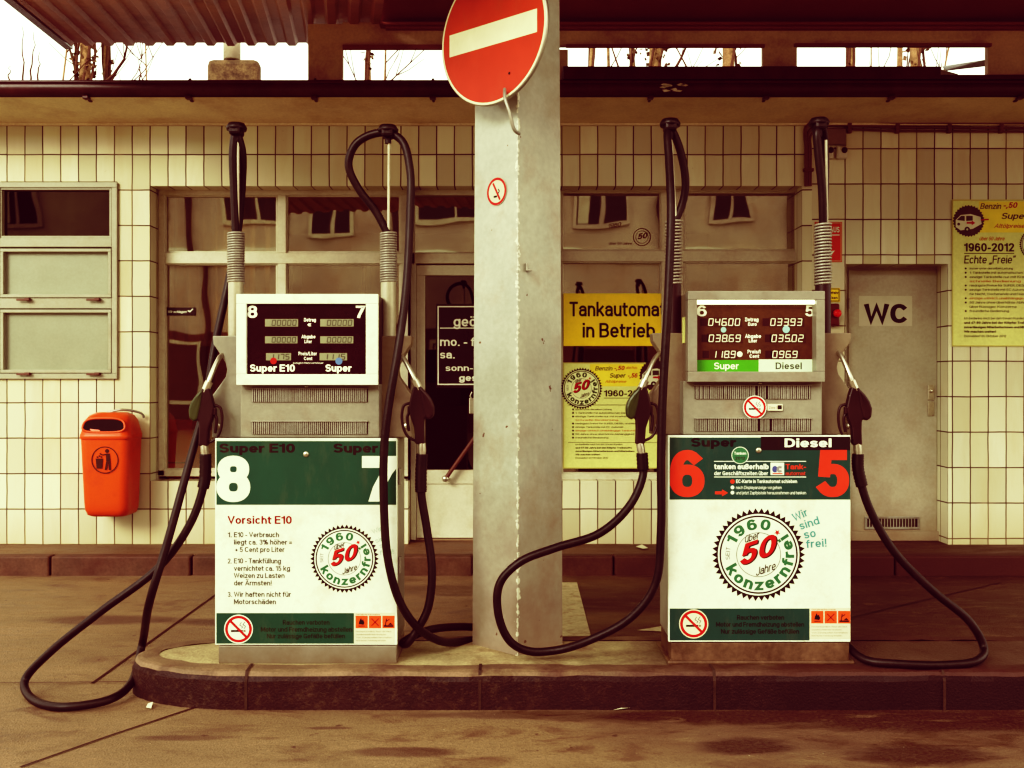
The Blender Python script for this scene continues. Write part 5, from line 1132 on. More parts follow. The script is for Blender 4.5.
def pump(cx, dz, right):
    """cx: photo x of the panel centre; the drawing below uses the left pump's photo coordinates shifted by sx, sy"""
    sx = cx - 306.0; sy = -3.0 if right else 0.0
    zoff = IZ
    rx = PX(cx, PD)
    lab = 'fuel pump 6 and 5 with Super and Diesel panel, grey lit display head' if right else 'fuel pump 8 and 7 with Vorsicht E10 panel and white display head'
    t = thing('fuel_pump', (rx, PD + .17, IZ), lab, 'fuel pump', 'fuel pumps on the island')
    BX = lambda mb, x0, x1, y0, y1, a, b, bev=.004, mi=0: mb.box(PX(x0 + sx, PD), PX(x1 + sx, PD), PD + a, PD + b, PZ(y1 + sy, PD), PZ(y0 + sy, PD), bev, mi)
    # cabinet and plinth
    mb = MB(); BX(mb, 217.5, 396.5, 439.5, 645, .021, .32, .006); cab = mb.build('cabinet', M['grey'], t)
    mb = MB(); mb.box(PX(218 + sx, PD), PX(396.5 + sx, PD), PD + .006, PD + .30, IZ - .004, PZ(646 + sy, PD), .004)
    if right: mb.box(PX(214 + sx, PD), PX(401 + sx, PD), PD - .01, PD + .33, IZ - .004, IZ + .012, .006)
    mb.build('plinth', M['stained' if right else 'grey'], t)
    mb = MB()
    for k in range(2):
        mb = MB(); BX(mb, 397.0, 399.2, 470 + k * 90, 486 + k * 90, .06, .10, .001); mb.build('cabinet_hinge', M['steel'], cab)
    # front panel
    mb = MB(); BX(mb, 215, 397.2, 438.3, 645, 0, .02, .003); fp = mb.build('front_panel', M['white'], t)
    pr = Print(PD, step=.0005, base=.0008); S = lambda v: v + sx; T = lambda v: v + sy
    if not right:
        G = (.006, .072, .047)
        pr.rect(216.4, 441, 396.2, 504.8, G, 0); pr.text('Super E10', 219.5, 295, 452.6, 9.0, BLACK, 1, .03); pr.text('Super', 333.5, 378, 452.6, 9.0, BLACK, 1, .03)
        pr.text('8', 216.6, 250.3, 502, 46.3, WHITE, 1, .040); pr.poly([(362, 456), (397, 456), (397, 467.5), (392, 474), (386.5, 484), (382.5, 501.5), (368.5, 501.5), (373, 487), (380, 474), (385, 467.8), (362, 467.8)], WHITE, 1)
        pr.text('Vorsicht E10', 227.8, 291.8, 523.8, 7.9, DRED, 1, .022); D = (.06, .055, .045)
        for n_, tx, x0_, x1_, yb in (('1.', 'E10 - Verbrauch', 234, 279, 537.2), (None, 'liegt ca. 3% höher =', 234, 292, 544.6), (None, '+ 5 Cent pro Liter', 235, 284.6, 552), ('2.', 'E10 - Tankfüllung', 234, 281, 563.4), (None, 'vernichtet ca. 15 kg', 234, 290, 570.8),
                                     (None, 'Weizen zu Lasten', 234, 284.6, 578), (None, 'der Ärmsten!', 234, 271.8, 585.4), ('3.', 'Wir haften nicht für', 234, 291, 596.8), (None, 'Motorschäden', 234, 276, 604.2)):
            if n_: pr.text(n_, 227.8, 232, yb, 5.0, D, 1, .018)
            pr.text(tx, x0_, x1_, yb, 5.2, D, 1, .017)
        pr.badge(344.5, 558.7, 34.4, 1)
        for tx, x0_, x1_, yb, ro in (('Wir', 373, 383, 534, 22), ('sind', 376, 389, 543, 18), ('so', 380, 388, 548, 12), ('frei!', 380, 394, 555, 6)): pr.text(tx, x0_, x1_, yb, 4.6, (.42, .55, .45), 1, .0, 0, ro)
        pr.rect(216.4, 613, 354, 643.6, G, 0); pr.no_smoking(238.6, 629, 14.4, 1)
        for tx, x0_, x1_, yb in (('Rauchen verboten', 283, 329.5, 624.6), ('Motor und Fremdheizung abstellen', 261, 352, 631.6), ('Nur zulässige Gefäße befüllen', 267, 345, 638.2)): pr.text(tx, x0_, x1_, yb, 4.6, (.008, .02, .012), 1, .01)
        bx = 354
    else:
        G = (.007, .060, .050); RD = (.64, .055, .028)
        def s_(v): return v
        pr.rect(669.6, 437.4, 850.2, 499.6, G, 0); pr.rect(761, 436.6, 850, 450, BLACK, 1); pr.text('Super', 691, 736, 446.6, 8.6, (.006, .008, .008), 1, .03); pr.text('Diesel', 784.5, 831.5, 447.2, 8.8, WHITE, 2, .03)
        pr.text('6', 670, 704.4, 497, 47, RD, 1, .036); pr.text('5', 816, 849, 497, 47, RD, 1, .036)
        pr.disc(740, 455.3, 8.6, WHITE, 2, 32); pr.disc(740, 455.3, 8.0, (.03, .16, .08), 3, 32); pr.text('Tanken', 734, 746, 454.6, 2.8, WHITE, 4, .02); pr.text('2012', 735, 745, 459.6, 3.0, (.03, .03, .02), 4, .02)
        pr.rect(714, 461.0, 806, 461.7, WHITE, 1); pr.rect(714, 476.6, 806, 477.3, WHITE, 1); pr.text('tanken außerhalb', 714.2, 768.6, 469.2, 5.4, WHITE, 1, .03); pr.text('der Geschäftszeiten über', 714.2, 768, 475.2, 4.0, WHITE, 1, .015)
        pr.rect(770.5, 462.6, 784, 475, WHITE, 1); pr.text('e', 772, 777.5, 472.5, 9, (.06, .09, .25), 2, .05); pr.text('c', 776.5, 782.5, 472.5, 9, (.25, .25, .25), 3, .05); pr.rect(772.3, 473, 782.5, 474.2, RD, 2)
        pr.text('Tank-', 785.5, 806, 469.2, 5.2, RD, 1, .02); pr.text('automat', 785.5, 805.4, 475.2, 3.8, RD, 1, .0)
        pr.disc(732.4, 481.5, 2.2, RD, 1, 20); pr.disc(732.4, 487.4, 1.8, WHITE, 1, 20); pr.disc(732.4, 492.6, 1.8, WHITE, 1, 20)
        pr.text('EC-Karte in Tankautomat schieben', 736, 797, 483, 3.5, WHITE, 1, .02); pr.text('nach Displayanzeige vorgehen', 736, 781.5, 489, 3.1, WHITE, 1, .0); pr.text('und jetzt Zapfpistole herausnehmen und tanken', 736, 806, 494.3, 3.1, WHITE, 1, .0)
        pr.poly([(715, 491.4), (722, 491.4), (722, 489.4), (728, 492.8), (722, 496.2), (722, 494.2), (715, 494.2)], RD, 1)
        pr.badge(758.5, 554.6, 46.6, 1, n=46)
        for tx, x0_, x1_, yb, ro in (('Wir', 794.5, 810, 521.6, 24), ('sind', 800.5, 821, 530, 18), ('so', 804.5, 816.4, 538.8, 10), ('frei!', 806.4, 827, 548, 4)): pr.text(tx, x0_, x1_, yb, 8.2 if tx != 'so' else 8.6, (.06, .27, .27), 1, .018, 0, ro)
        pr.rect(669.6, 608.4, 809.5, 640.4, G, 0); pr.no_smoking(693.6, 623.8, 14.6, 1, (.72, .68, .50))
        for tx, x0_, x1_, yb in (('Rauchen verboten', 737, 784, 619.6), ('Motor und Fremdheizung abstellen', 716, 804, 626.6), ('Nur zulässige Gefäße befüllen', 721, 799, 633.6)): pr.text(tx, x0_, x1_, yb, 4.6, (.006, .012, .010), 1, .01)
        bx = 809.5
    yb0 = 612.6 + sy * 1.6
    pr.rect(bx, yb0, bx + 40.8, yb0 + 31, (.66, .64, .48), 1)
    for k in range(3):
        x_ = bx + 1.6 + k * 13.4; pr.rect(x_, yb0 + 3, x_ + 12.2, yb0 + 15.5, (.74, .10, .025), 2); c_ = x_ + 6.1; yy = yb0 + 9.5
        if k == 0: pr.poly([(c_ - 3, yy + 2), (c_ - 2.4, yy - 1), (c_ - .6, yy - 4.5), (c_ + .4, yy - 1.8), (c_ + 1.4, yy - 3), (c_ + 2.8, yy + .6), (c_ + 2, yy + 2.6)], BLACK, 3); pr.rect(c_ - 3.2, yy + 3.4, c_ + 3.2, yy + 4.2, BLACK, 3)
        elif k == 1: pr.line(c_ - 3.6, yy - 3.6, c_ + 3.6, yy + 3.6, .9, (.3, .02, .01), 3); pr.line(c_ - 3.6, yy + 3.6, c_ + 3.6, yy - 3.6, .9, (.3, .02, .01), 3)
        else: pr.path([(c_ - 3, yy + 3.2), (c_ - 2, yy - 3.6)], .9, BLACK, 3); pr.path([(c_ - 2, yy - 1), (c_ + 1, yy - 3)], .8, BLACK, 3); pr.poly([(c_ - 4.8, yy + 3), (c_ + 5, yy + 3), (c_ + 5, yy + 4.6), (c_ - 4.8, yy + 4.6)], BLACK, 3); pr.poly([(c_ - .5, yy + 2.6), (c_ + 2, yy + .4), (c_ + 4.6, yy + 2.6)], BLACK, 3)
    pr.text('Gefahrenhinweise', bx + 2, bx + 26, yb0 + 2.3, 1.4, (.4, .1, .06), 2, 0.)
    for k in range(4): pr.text(('Hochentzündlich. Reizt die Haut.', 'Gesundheitsschädlich beim Verschlucken', 'Von Zündquellen fernhalten', 'Nicht rauchen. Freisetzung vermeiden')[k], bx + 2, bx + 38 - k % 2 * 6, yb0 + 19.5 + k * 3.0, 1.5, (.3, .26, .2), 2, 0.)
    pr.build('panel_print', INK, fp)
    mb = MB(); scx, scy = (306, 454.2) if not right else (758.5, 450.3); mb.lathe([(0, -.006), (.009, -.006), (.012, -.003), (.012, .0), (0, .0)], P(scx, scy, PD), (0, 1, 0), 16); mb.build('lock', M['metal'], fp)
    # vent housing
    VX = -6.5 if right else 0; mb = MB(); BX(mb, 238 + VX, 378 + VX, 384, 438.2, .04, .30, .004); vh = mb.build('vent_housing', M['grey'], t)
    for ya, yb in ((388.8, 402), (422, 434.5)):
        mb = MB(); BX(mb, 249.5 + VX, 366.5 + VX, ya, yb, .0375, .0385, 0, 0)
        for k in range(57):
            x_ = 250 + VX + k * 2.04; bend = random.uniform(-.25, .25) if right else random.uniform(-.1, .1)
            if random.random() < (.06 if right else .0): continue
            mb.box(PX(x_ + sx + bend, PD), PX(x_ + 1.18 + sx + bend, PD), PD + .032, PD + .037, PZ(yb + sy, PD), PZ(ya + sy, PD), 0, 1)
        mb.box(PX(249 + VX + sx, PD), PX(367 + VX + sx, PD), PD + .026, PD + .0395, PZ(ya + sy, PD), PZ(ya - .9 + sy, PD), .001, 1)
        mb.build('vent_grille', [M['dark'], M['steel']], vh)
    if right:
        pr = Print(PD + .029, step=.0004, base=.0); k_ = 1.0
        pr.no_smoking(754.8, 407.4, 11.8, 1); pr.rect(767.5, 404, 782.6, 410.6, (.70, .66, .50), 1); pr.text('Zone 1', 769, 777, 408.8, 2.6, (.3, .26, .2), 2); pr.rect(777.5, 405.2, 781.8, 409.4, BLACK, 2); pr.build('sticker', INK, vh)
    # wings carrying nozzle holsters
    for sd in (-1, 1):
        c0 = PX(cx, PD); X = lambda v: c0 + sd * v
        A = [(.225, .935), (.43, .935), (.43, 1.115), (.415, 1.135), (.372, 1.195), (.366, 1.225), (.372, 1.255), (.40, 1.30), (.424, 1.335), (.428, 1.372), (.225, 1.372)]
        pts = [(X(a), IZ + b + (-sy / 240)) for a, b in A]
        if sd > 0: pts = pts[::-1]
        mb = MB(); mb.prism(pts, PD + .13, PD + .23, .004); wg = mb.build('wing', M['brown'] if (right or sd > 0) else M['grey'], t)
        mb = MB(); mb.lathe([(0, -.005), (.010, -.005), (.0125, -.002), (.0125, .0), (0, .0)], (X(.405), PD + .129, IZ + .985), (0, 1, 0), 14); mb.build('wing_bolt', M['metal'], wg)
        mb = MB(); mb.box(X(.28) - .04, X(.28) + .04, PD + .231, PD + .33, IZ + 1.15, IZ + 1.3, .01); mb.build('holster', M['dark'], wg)
    # display head
    fm = M['grey'] if right else M['white']
    mb = MB(); HX0, HX1, HY0, HY1 = (237, 378.6, 294.2, 385.0) if not right else (234.2, 370.8, 294.2, 385.0); IX0, IX1, IY0, IY1 = (247, 366.2, 304, 374.2) if not right else (243.4, 362.2, 303, 374.6)
    DD = .05 if right else .004; hf = -.012
    for q in ((HX0, HX1, HY0, IY0), (HX0, HX1, IY1, HY1), (HX0, IX0, IY0, IY1), (IX1, HX1, IY0, IY1)):
        mb.box(PX(q[0] + sx, PD), PX(q[1] + sx, PD), PD + hf, PD + DD + .003, PZ(q[3] + sy, PD), PZ(q[2] + sy, PD), .0025)
    mb.box(PX(HX0 + .6 + sx, PD), PX(HX1 - .6 + sx, PD), PD + DD + .004, PD + .27, PZ(HY1 - .6 + sy, PD), PZ(HY0 + .6 + sy, PD), .004, 1)
    hd = mb.build('display_head', [fm, M['brown'] if right else M['dark']], t)
    sd_ = PD + DD
    mb = MB(); k_ = sd_ / PD
    # recessed screen board
    mb.face([(PX(IX0 - 1 + sx, PD), sd_, PZ(IY1 + 1 + sy, PD)), (PX(IX1 + 1 + sx, PD), sd_, PZ(IY1 + 1 + sy, PD)), (PX(IX1 + 1 + sx, PD), sd_, PZ(IY0 - 1 + sy, PD)), (PX(IX0 - 1 + sx, PD), sd_, PZ(IY0 - 1 + sy, PD))])
    scn = mb.build('screen', mat('screen_board', (.075, .028, .012), .45, var=.25, scale=10) if right else M['screen'], hd)
    pr = Print(sd_, step=.0005, base=.0008); Wt = (.84, .84, .72)
    if not right:
        pr.text('8', 247.6, 257.4, 318, 12.4, Wt, 1, .026); pr.text('7', 355.8, 365.2, 318, 12.4, Wt, 1, .026)
        LC = (.235, .24, .16); DG = (.045, .04, .03)
        for (x0_, x1_, y0_, y1_, tx) in ((265, 298.2, 319, 326.6, '00000'), (320.2, 353.8, 319, 326.6, '00000'), (265, 297.6, 336.2, 343.4, '00000'), (320.2, 353.4, 336.2, 343.4, '00000'), (266, 291.2, 353, 360.4, '1175'), (319.6, 347.2, 353, 360.4, '1115')):
            pr.rect(x0_, y0_, x1_, y1_, LC, 1); pr.seven(tx, x0_ + (7 if len(tx) == 5 else 4), x1_ - .4, y0_ + 1.2, y1_ - 1.2, DG, 2, .8)
        for tx, x0_, x1_, yb, h_ in (('Betrag', 304, 316, 321.6, 3.6), ('€', 308, 311.6, 326.4, 3.2), ('Abgabe', 301.5, 315.5, 338.4, 3.6), ('Liter', 304.5, 312, 343.2, 3.4), ('Preis/Liter', 298.5, 317, 355.4, 3.6), ('Cent', 304, 312.4, 360.2, 3.4), ('zuzüglich Mehrwertsteuer', 293, 323.6, 363.8, 1.8)): pr.text(tx, x0_, x1_, yb, h_, Wt, 1, .025 if h_ > 2 else 0.)
        pr.text('Super E10', 250, 295, 371.6, 7.2, Wt, 1, .03); pr.text('Super', 325.5, 351.6, 371.6, 7.2, Wt, 1, .03); pr.disc(273.6, 361, 3.3, (.40, .02, .015), 3, 20); pr.disc(339, 361.2, 3.6, (.10, .20, .36), 3, 20)
    else:
        pr.text('6', 697, 706.6, 316.4, 11.0, Wt, 1, .018); pr.text('5', 805, 814.2, 316.4, 11.0, Wt, 1, .018); DG = (.80, .80, .62); DB = (.03, .008, .01)
        for (bx_, x0_, x1_, y0_, y1_, tx) in ((700.4, 708.4, 741.6, 318.8, 325.4, '04600'), (762.6, 770.4, 803.6, 318.8, 325.4, '03393'), (701.6, 708.8, 742.2, 335, 341.6, '03869'), (765, 771.6, 805, 335, 341.6, '03502'), (702.5, 711.6, 737, 351.2, 357.6, '1189'), (765.4, 772.4, 799, 351.2, 357.6, '0969')):
            pr.rect(bx_, y0_ - .4, bx_ + 6.4, y1_ + .4, DB, 1); t2 = tx[:3] + '.' + tx[3:]; pr.rect(x0_ - 1.5, y0_ - 1.4, x1_ + .5, y1_ + 1.4, (.05, .018, .012), 1); pr.seven(t2, x0_, x1_, y0_, y1_, DG, 2, .8)
        for tx, x0_, x1_, yb, h_ in (('Betrag', 745, 758.4, 321.4, 3.8), ('Euro', 748, 756.6, 325.8, 3.4), ('Abgabe', 745, 761, 338, 3.8), ('Liter', 748.6, 757, 342.4, 3.4), ('Preis/l', 747.4, 760.4, 353.4, 3.6), ('Cent', 749.4, 759, 357.8, 3.4)): pr.text(tx, x0_, x1_, yb, h_, Wt, 1, .025)
        pr.rect(697, 360, 758.6, 371.8, (.06, .30, .02), 1); pr.rect(758.6, 359.4, 815.6, 371.8, (.62, .72, .55), 1); pr.text('Super', 714, 738.8, 369.2, 6.6, Wt, 2, .012); pr.text('Diesel', 775.4, 801.8, 369.2, 6.8, (.05, .06, .05), 2, .022)
        pr.disc(723.4, 329.8, 2.8, (.30, .50, .46), 3, 20); pr.disc(786, 329.4, 3.6, (.30, .52, .50), 3, 20); pr.disc(739.6, 354.2, 2.8, (.8, .78, .66), 3, 20)
    pr.build('display_print', INK, scn)
    if right:
        mb = MB(); zl = PZ(301.8, PD); mb.tube([(PX(696.4, PD), PD + .022, zl), (PX(815.4, PD), PD + .018, zl)], .0085, 12); mb.build('lamp_tube', M['tube'], hd)
        mb = MB(); mb.pbox(683.6, 685.4, 317, 343, PD + .08, PD + .12, .001); mb.build('side_label', M['paper'], hd)
    mb = MB(); mb.lathe([(0, -.006), (.006, -.006), (.008, -.002), (.008, .0), (0, .0)], P(306.5 + sx, 386.6 + sy, PD + .04), (0, 1, 0), 12); mb.build('head_screw', M['metal'], vh)
    # hose masts
    for sd in (-1, 1):
        if not right: mx, dl, yt, ys, yw = (236, .19, 233, 283, 337) if sd < 0 else (388.5, .19, 233, 283, 337)
        else: mx, dl, yt, ys, yw = (673.5, .19, 221, 286, 337) if sd < 0 else (823, .19, 224, 286, 337)
        d = PD + dl; mb = MB(); mb.tube([P(mx, yw + 30, d), P(mx, ys - 4, d)], .0335, 18); ms = mb.build('hose_mast', M['pole'] if not right else M['dark'], t)
        mb = MB(); pts = []; turns = 20
        for k in range(turns * 14 + 1):
            a = 2 * math.pi * k / 14; zf = PZ(ys, d) + (PZ(yt, d) - PZ(ys, d)) * k / (turns * 14); pts.append((PX(mx, d) + .0335 * math.cos(a), d + .0335 * math.sin(a), zf))
        mb.tube(pts, .0053, 7); mb.build('spring', M['steel'], ms)
        mb = MB(); mb.tube([P(mx, ys, d), P(mx, yt, d)], .026, 14); mb.build('spring_core', M['hose'], ms)
    return t

pl = pump(306.0, 0, False); pr_ = pump(759.4, 0, True)

HR = .0173
def hose(pump_, pts, r=HR, d0=PD):
    mb = MB(); mb.tube(hose_pts(pts, d0), r, 14); return mb.build('hose', M['hose'], pump_)
gd = lambda y, z=.02: 1024 * (CAM_H - z) / (y - 384) - PD        # depth of a point lying on the ground / island
h8 = hose(pl, [(236, 236, .19), (234, 190, .18), (233, 150, .17), (236, 133, .17), (242, 150, .19), (242, 185, .24), (238, 230, .27), (230, 275, .27), (215, 345, .20), (205, 405, .16), (190, 460, .08), (168, 540, .0), (150, 600, -.02), (142, 645, gd(676)), (131, 683, gd(690)), (108, 700, gd(702)), (62, 707, gd(707)),
               (30, 697, gd(697)), (25, 680, gd(690)), (48, 654, gd(690) - .02), (100, 612, .03), (160, 566, .04), (192, 520, .05), (205, 478, .06), (205.5, 456, .06)])
h7 = hose(pl, [(388.5, 236, .19), (376, 212, .19), (358, 188, .18), (348.5, 165, .17), (355, 145, .16), (370, 135, .15), (388, 133, .14), (402, 141, .13), (410, 170, .11), (410, 215, .08), (406, 290, .02), (398, 350, -.05), (388, 410, -.07), (384, 450, -.07), (384, 510, -.06), (388, 560, -.05), (399, 600, -.02), (416, 626, .03), (440, 641, .16), (458, 642, .30), (474, 640, .40),
               (492, 640, .42), (490, 630, .47), (470, 627, .43), (440, 628, .30), (420, 633, .17), (408, 639, .12), (403, 643, .10), (407, 643.5, .06), (417, 630, .05), (428, 608, .05), (432, 570, .05), (427, 530, .06), (421, 490, .06), (422, 456, .06)])
h6 = hose(pr_, [(673.5, 224, .19), (682, 205, .20), (685.5, 183, .19), (680, 150, .17), (672, 131, .15), (668, 131, .12), (669, 160, .06), (671, 210, -.02), (668, 300, -.07), (663, 390, -.08), (661, 460, -.08), (661, 530, -.08), (655, 585, -.06), (630, 618, -.04), (590, 640, .0), (558, 650, .045), (528, 651, .04), (509, 640, .0), (498, 612, -.02), (500, 583, -.03),
                (520, 562, -.03), (555, 548, -.02), (600, 533, .0), (630, 505, .03), (643, 475, .06), (642, 455, .06)])
h5 = hose(pr_, [(823, 227, .19), (822, 190, .17), (818, 150, .15), (817, 131, .15), (822, 127, .19), (825, 150, .26), (824, 230, .30), (824, 330, .34), (826, 440, .38), (838, 560, .38), (845, 632, .26), (850, 648, .05), (866, 660, gd(661, IZ + .02)), (900, 664, gd(664, IZ + .02)), (945, 665, gd(664, IZ + .02)), (976, 661, gd(662, IZ + .02)), (984, 648, .05), (970, 622, .05), (932, 590, .05), (893, 550, .06), (868, 505, .06), (858, 468, .06), (858, 456, .06)])
for pmp, x, y, dl in ((pl, 236.5, 131, .17), (pl, 388, 133, .14), (pr_, 670, 127, .135), (pr_, 819, 126, .17)):
    c = P(x, y, PD + dl); mb = MB(); mb.box(c.x - .026, c.x + .026, c.y - .04, c.y + .04, c.z - .022, c.z + .028, .012); mb.lathe([(0, 0), (.042, 0), (.045, .012), (.034, .03), (0, .034)], c + Vector((0, 0, .002)), (0, 0, 1), 16); mb.tube([c + Vector((0, 0, 0)), c - Vector((0, 0, .045))], .014, 10)
    mb.build('hose_clamp', M['hose'], pmp)
for pmp, a, b in ((pl, (389, 142, .14), (388.5, 236, .19)), (pl, (238, 140, .17), (238, 236, .19)), (pr_, (671, 140, .14), (676, 224, .19)), (pr_, (826, 140, .19), (827, 226, .22))):
    mb = MB(); mb.tube([P(a[0], a[1], PD + a[2]), P(b[0], b[1], PD + b[2])], .006, 8); mb.build('support_cord', M['frame'], pmp)
def sleeve(h, pts):
    mb = MB(); p = smooth_path([P(x, y, PD + dl) for x, y, dl in pts], 12); mb.tube(p, .024, 14, taper=[.0235 + .002 * (i % 2) for i in range(len(p))]); mb.build('bend_sleeve', M['hose'], h)
sleeve(h8, [(205.5, 454, .06), (205, 478, .06), (203, 488, .0575)]); sleeve(h7, [(422, 454, .06), (421, 475, .06), (421, 492, .06)]); sleeve(h6, [(642, 453, .06), (643, 470, .06)]); sleeve(h5, [(858, 454, .06), (858, 468, .06), (862, 486, .06)])
nozzle(pl, (220, 357), (206.5, 388), (200, 405), (204, 444), (205.5, 457), -1, .06, M['green'])
nozzle(pl, (402.5, 357), (417.5, 386), (423, 402), (422, 443), (422, 457), 1, .06, M['dark'])
nozzle(pr_, (656, 357), (642.5, 386), (636, 402), (639.5, 441), (642, 456), -1, .06, M['green'])
nozzle(pr_, (840, 354), (854, 387), (861, 402), (857, 440), (858, 457), 1, .06, M['dark'])

# ------------------------------------------------------------------ litter
def scrap(pts, d, z, label):
    mb = MB(); p = [(*gp(x, y, z), z + .006 + h) for x, y, h in pts]; mb.face(p); mb.face([(a, b, c + .001) for a, b, c in p][::-1]); return tag(mb.build('paper_scrap', M['scrap']), label, 'litter', 'scraps of paper')
scrap([(636, 547.4, .0), (642, 546.4, .008), (648, 549, .001), (643, 549.6, .0)], 0, .135, 'white crumpled paper scrap on the pavement left of the right pump')
scrap([(613, 711.5, 0), (632, 708, .004), (646, 706, 0), (646, 707.5, 0), (630, 710, .003)], 0, 0, 'thin paper strip lying at the foot of the island kerb')
scrap([(148, 705, 0), (153, 706.5, .012), (151, 710, 0), (146, 709, 0)], 0, 0, 'small pale paper scrap by the rounded island end')

# ------------------------------------------------------------------ behind the roof: chimney, trees, shrubs
def leaves(mb, n, fn, s=.05):
    for _ in range(n):
        c = Vector(fn()); u = Vector((random.uniform(-1, 1), random.uniform(-1, 1), random.uniform(-1, 1))).normalized(); v = u.cross(Vector((random.uniform(-1, 1), random.uniform(-1, 1), random.uniform(-1, 1)))).normalized(); k = s * random.uniform(.6, 1.3)
        mb.face([c - u * k, c - v * k * .7, c + u * k, c + v * k * .7])
CD = 9.0
t = thing('chimney', P(233, 100, CD), 'low sooty roof chimney with pale flue pipe below the corrugated canopy', 'chimney')
mb = MB(); mb.pbox(206, 258, 58, 110, CD, CD + .16, .05); mb.build('stack', mat('sooty_masonry', (.15, .10, .06), .9, var=.6, scale=9, dirt=(.012, .006, .005), dirt_amt=1., dirt_scale=7, bump=1.), t)
mb = MB(); mb.lathe([(.0, 0), (.075, 0), (.075, .16), (.085, .18), (0, .18)], P(232, 60, CD + .08), (0, 0, 1), 16); mb.build('flue_pipe', M['frame'], t)
def bare_tree(x, d, wpx, label, ivy=0, lean=0., seed=0, h=7.5, nb=9):
    random.seed(seed); X = PX(x, d); r = wpx * 1.2 / 1024 * d / 2; t = thing('tree', (X, d, 0), label, 'tree', 'bare trees behind the building')
    tp = []; ax = X - lean * (PZ(62, d))
    for k in range(15): z = h * k / 14; tp.append((ax + lean * z + random.uniform(-.25, .25) * r, d + random.uniform(-.2, .2) * r, z))
    mb = MB(); mb.tube(tp, r, 10, taper=[r * (1.15 - .75 * k / 14) * random.uniform(.93, 1.07) for k in range(15)]); mb.build('trunk', M['bark'], t)
    mb = MB()
    for k in range(nb):
        i = random.randint(6, 13); p = Vector(tp[i]); di = Vector((random.uniform(-1, 1), random.uniform(-.4, .6), random.uniform(.3, 1.2))).normalized(); L_ = random.uniform(.5, 1.6); pts = [p]
        for q in range(6): di = (di + Vector((random.uniform(-.3, .3), random.uniform(-.3, .3), random.uniform(-.15, .3)))).normalized(); pts.append(pts[-1] + di * L_ / 6)
        r0 = max(.008, r * .22); mb.tube(pts, r0, 6, taper=[r0 * (1 - .8 * q / 6) for q in range(7)])
        for q in range(3):
            p2 = pts[random.randint(2, 5)]; d2 = (di + Vector((random.uniform(-1, 1), random.uniform(-.5, .5), random.uniform(-.2, .8)))).normalized(); mb.tube([p2, p2 + d2 * .18, p2 + d2 * .4 + Vector((0, 0, .05))], .006, 5, taper=[.007, .005, .003])
    if ivy: # climbing stems
        for k in range(4):
            ph = random.uniform(0, 6.28); mb.tube([Vector(tp[i]) + Vector((math.cos(ph + i * .8) * r * 1.05, math.sin(ph + i * .8) * r * 1.05, 0)) for i in range(2, 14)], .016, 6)
    mb.build('branch', M['twig'], t)
    if ivy:
        mb = MB()
        def f():
            i = random.uniform(7.5, 12.5); k = int(i); p = Vector(tp[k]).lerp(Vector(tp[min(14, k + 1)]), i - k); ph = random.uniform(0, 6.28); q = r * random.uniform(.9, 1.5); return p + Vector((math.cos(ph) * q, math.sin(ph) * q, 0))
        leaves(mb, ivy, f, .04); mb.build('ivy', M['ivy'], t)
TR = ((84, 12.6, 15, 'ivy-covered trunk leftmost under the corrugated canopy', 320, .0), (106.5, 12.8, 6, 'thin mossy trunk beside the leftmost ivy-covered trunk', 60, .0), (65, 12.5, 2.5, 'slender dark sapling at the left canopy corner', 0, .12),
      (146, 13, 2, 'thin sapling midway between the left trunks and chimney', 0, -.03), (369, 12.8, 7, 'pale trunk in the left canopy slot', 60, 0.), (385, 12.9, 2, 'thin sapling right of the pale trunk in the left slot', 0, .03),
      (591, 12.7, 5, 'forked thin trunk at the left of the middle slot', 20, .05), (608, 13.2, 4.5, 'thin pale trunk second in the middle slot', 0, 0.), (633, 13, 7, 'mossy trunk left of the broad trunk in the middle slot', 60, -.02), (654, 12.5, 17, 'broad ivy-covered trunk in the middle of the middle slot', 300, .0),
      (727, 12.6, 16, 'broad mottled trunk at the right of the middle slot', 160, 0.), (851, 12.8, 6, 'thin mossy trunk in the left half of the right slot', 50, 0.), (871, 13, 2.2, 'straight thin sapling in the right slot', 0, 0.), (900, 13.2, 8, 'pale thin trunk beside the mottled trunk in the right slot', 0, .02), (917, 12.6, 14, 'broad mottled trunk in the right half of the right slot', 160, 0.),
      (946, 12.9, 2.5, 'leaning dark sapling above the loose flashing', 0, .2))
for i, (x, d, wp, lab, iv, ln) in enumerate(TR): bare_tree(x, d, wp, lab, iv, ln, 40 + i, nb=(10 if wp > 5 else 5))
t = thing('bare_shrub', (PX(28, 8.6), 8.6, 3.44), 'thin bare twigs sprouting above the gutter at far left', 'shrub'); random.seed(31)
for x, yt, ln in ((24, 26, -.02), (30, 32, .10), (38, 52, .05), (8, 66, .1), (140, 62, .0)):
    mb = MB(); p = P(x, 84, 8.6); hh = PZ(yt, 8.6) - p.z; pts = [p + Vector((ln * hh * k / 8 + random.uniform(-.012, .012), 0, hh * k / 8)) for k in range(9)]; mb.tube(pts, .008, 6, taper=[.009 * (1 - .75 * k / 8) for k in range(9)]); mb.build('twig', M['twig'], t)

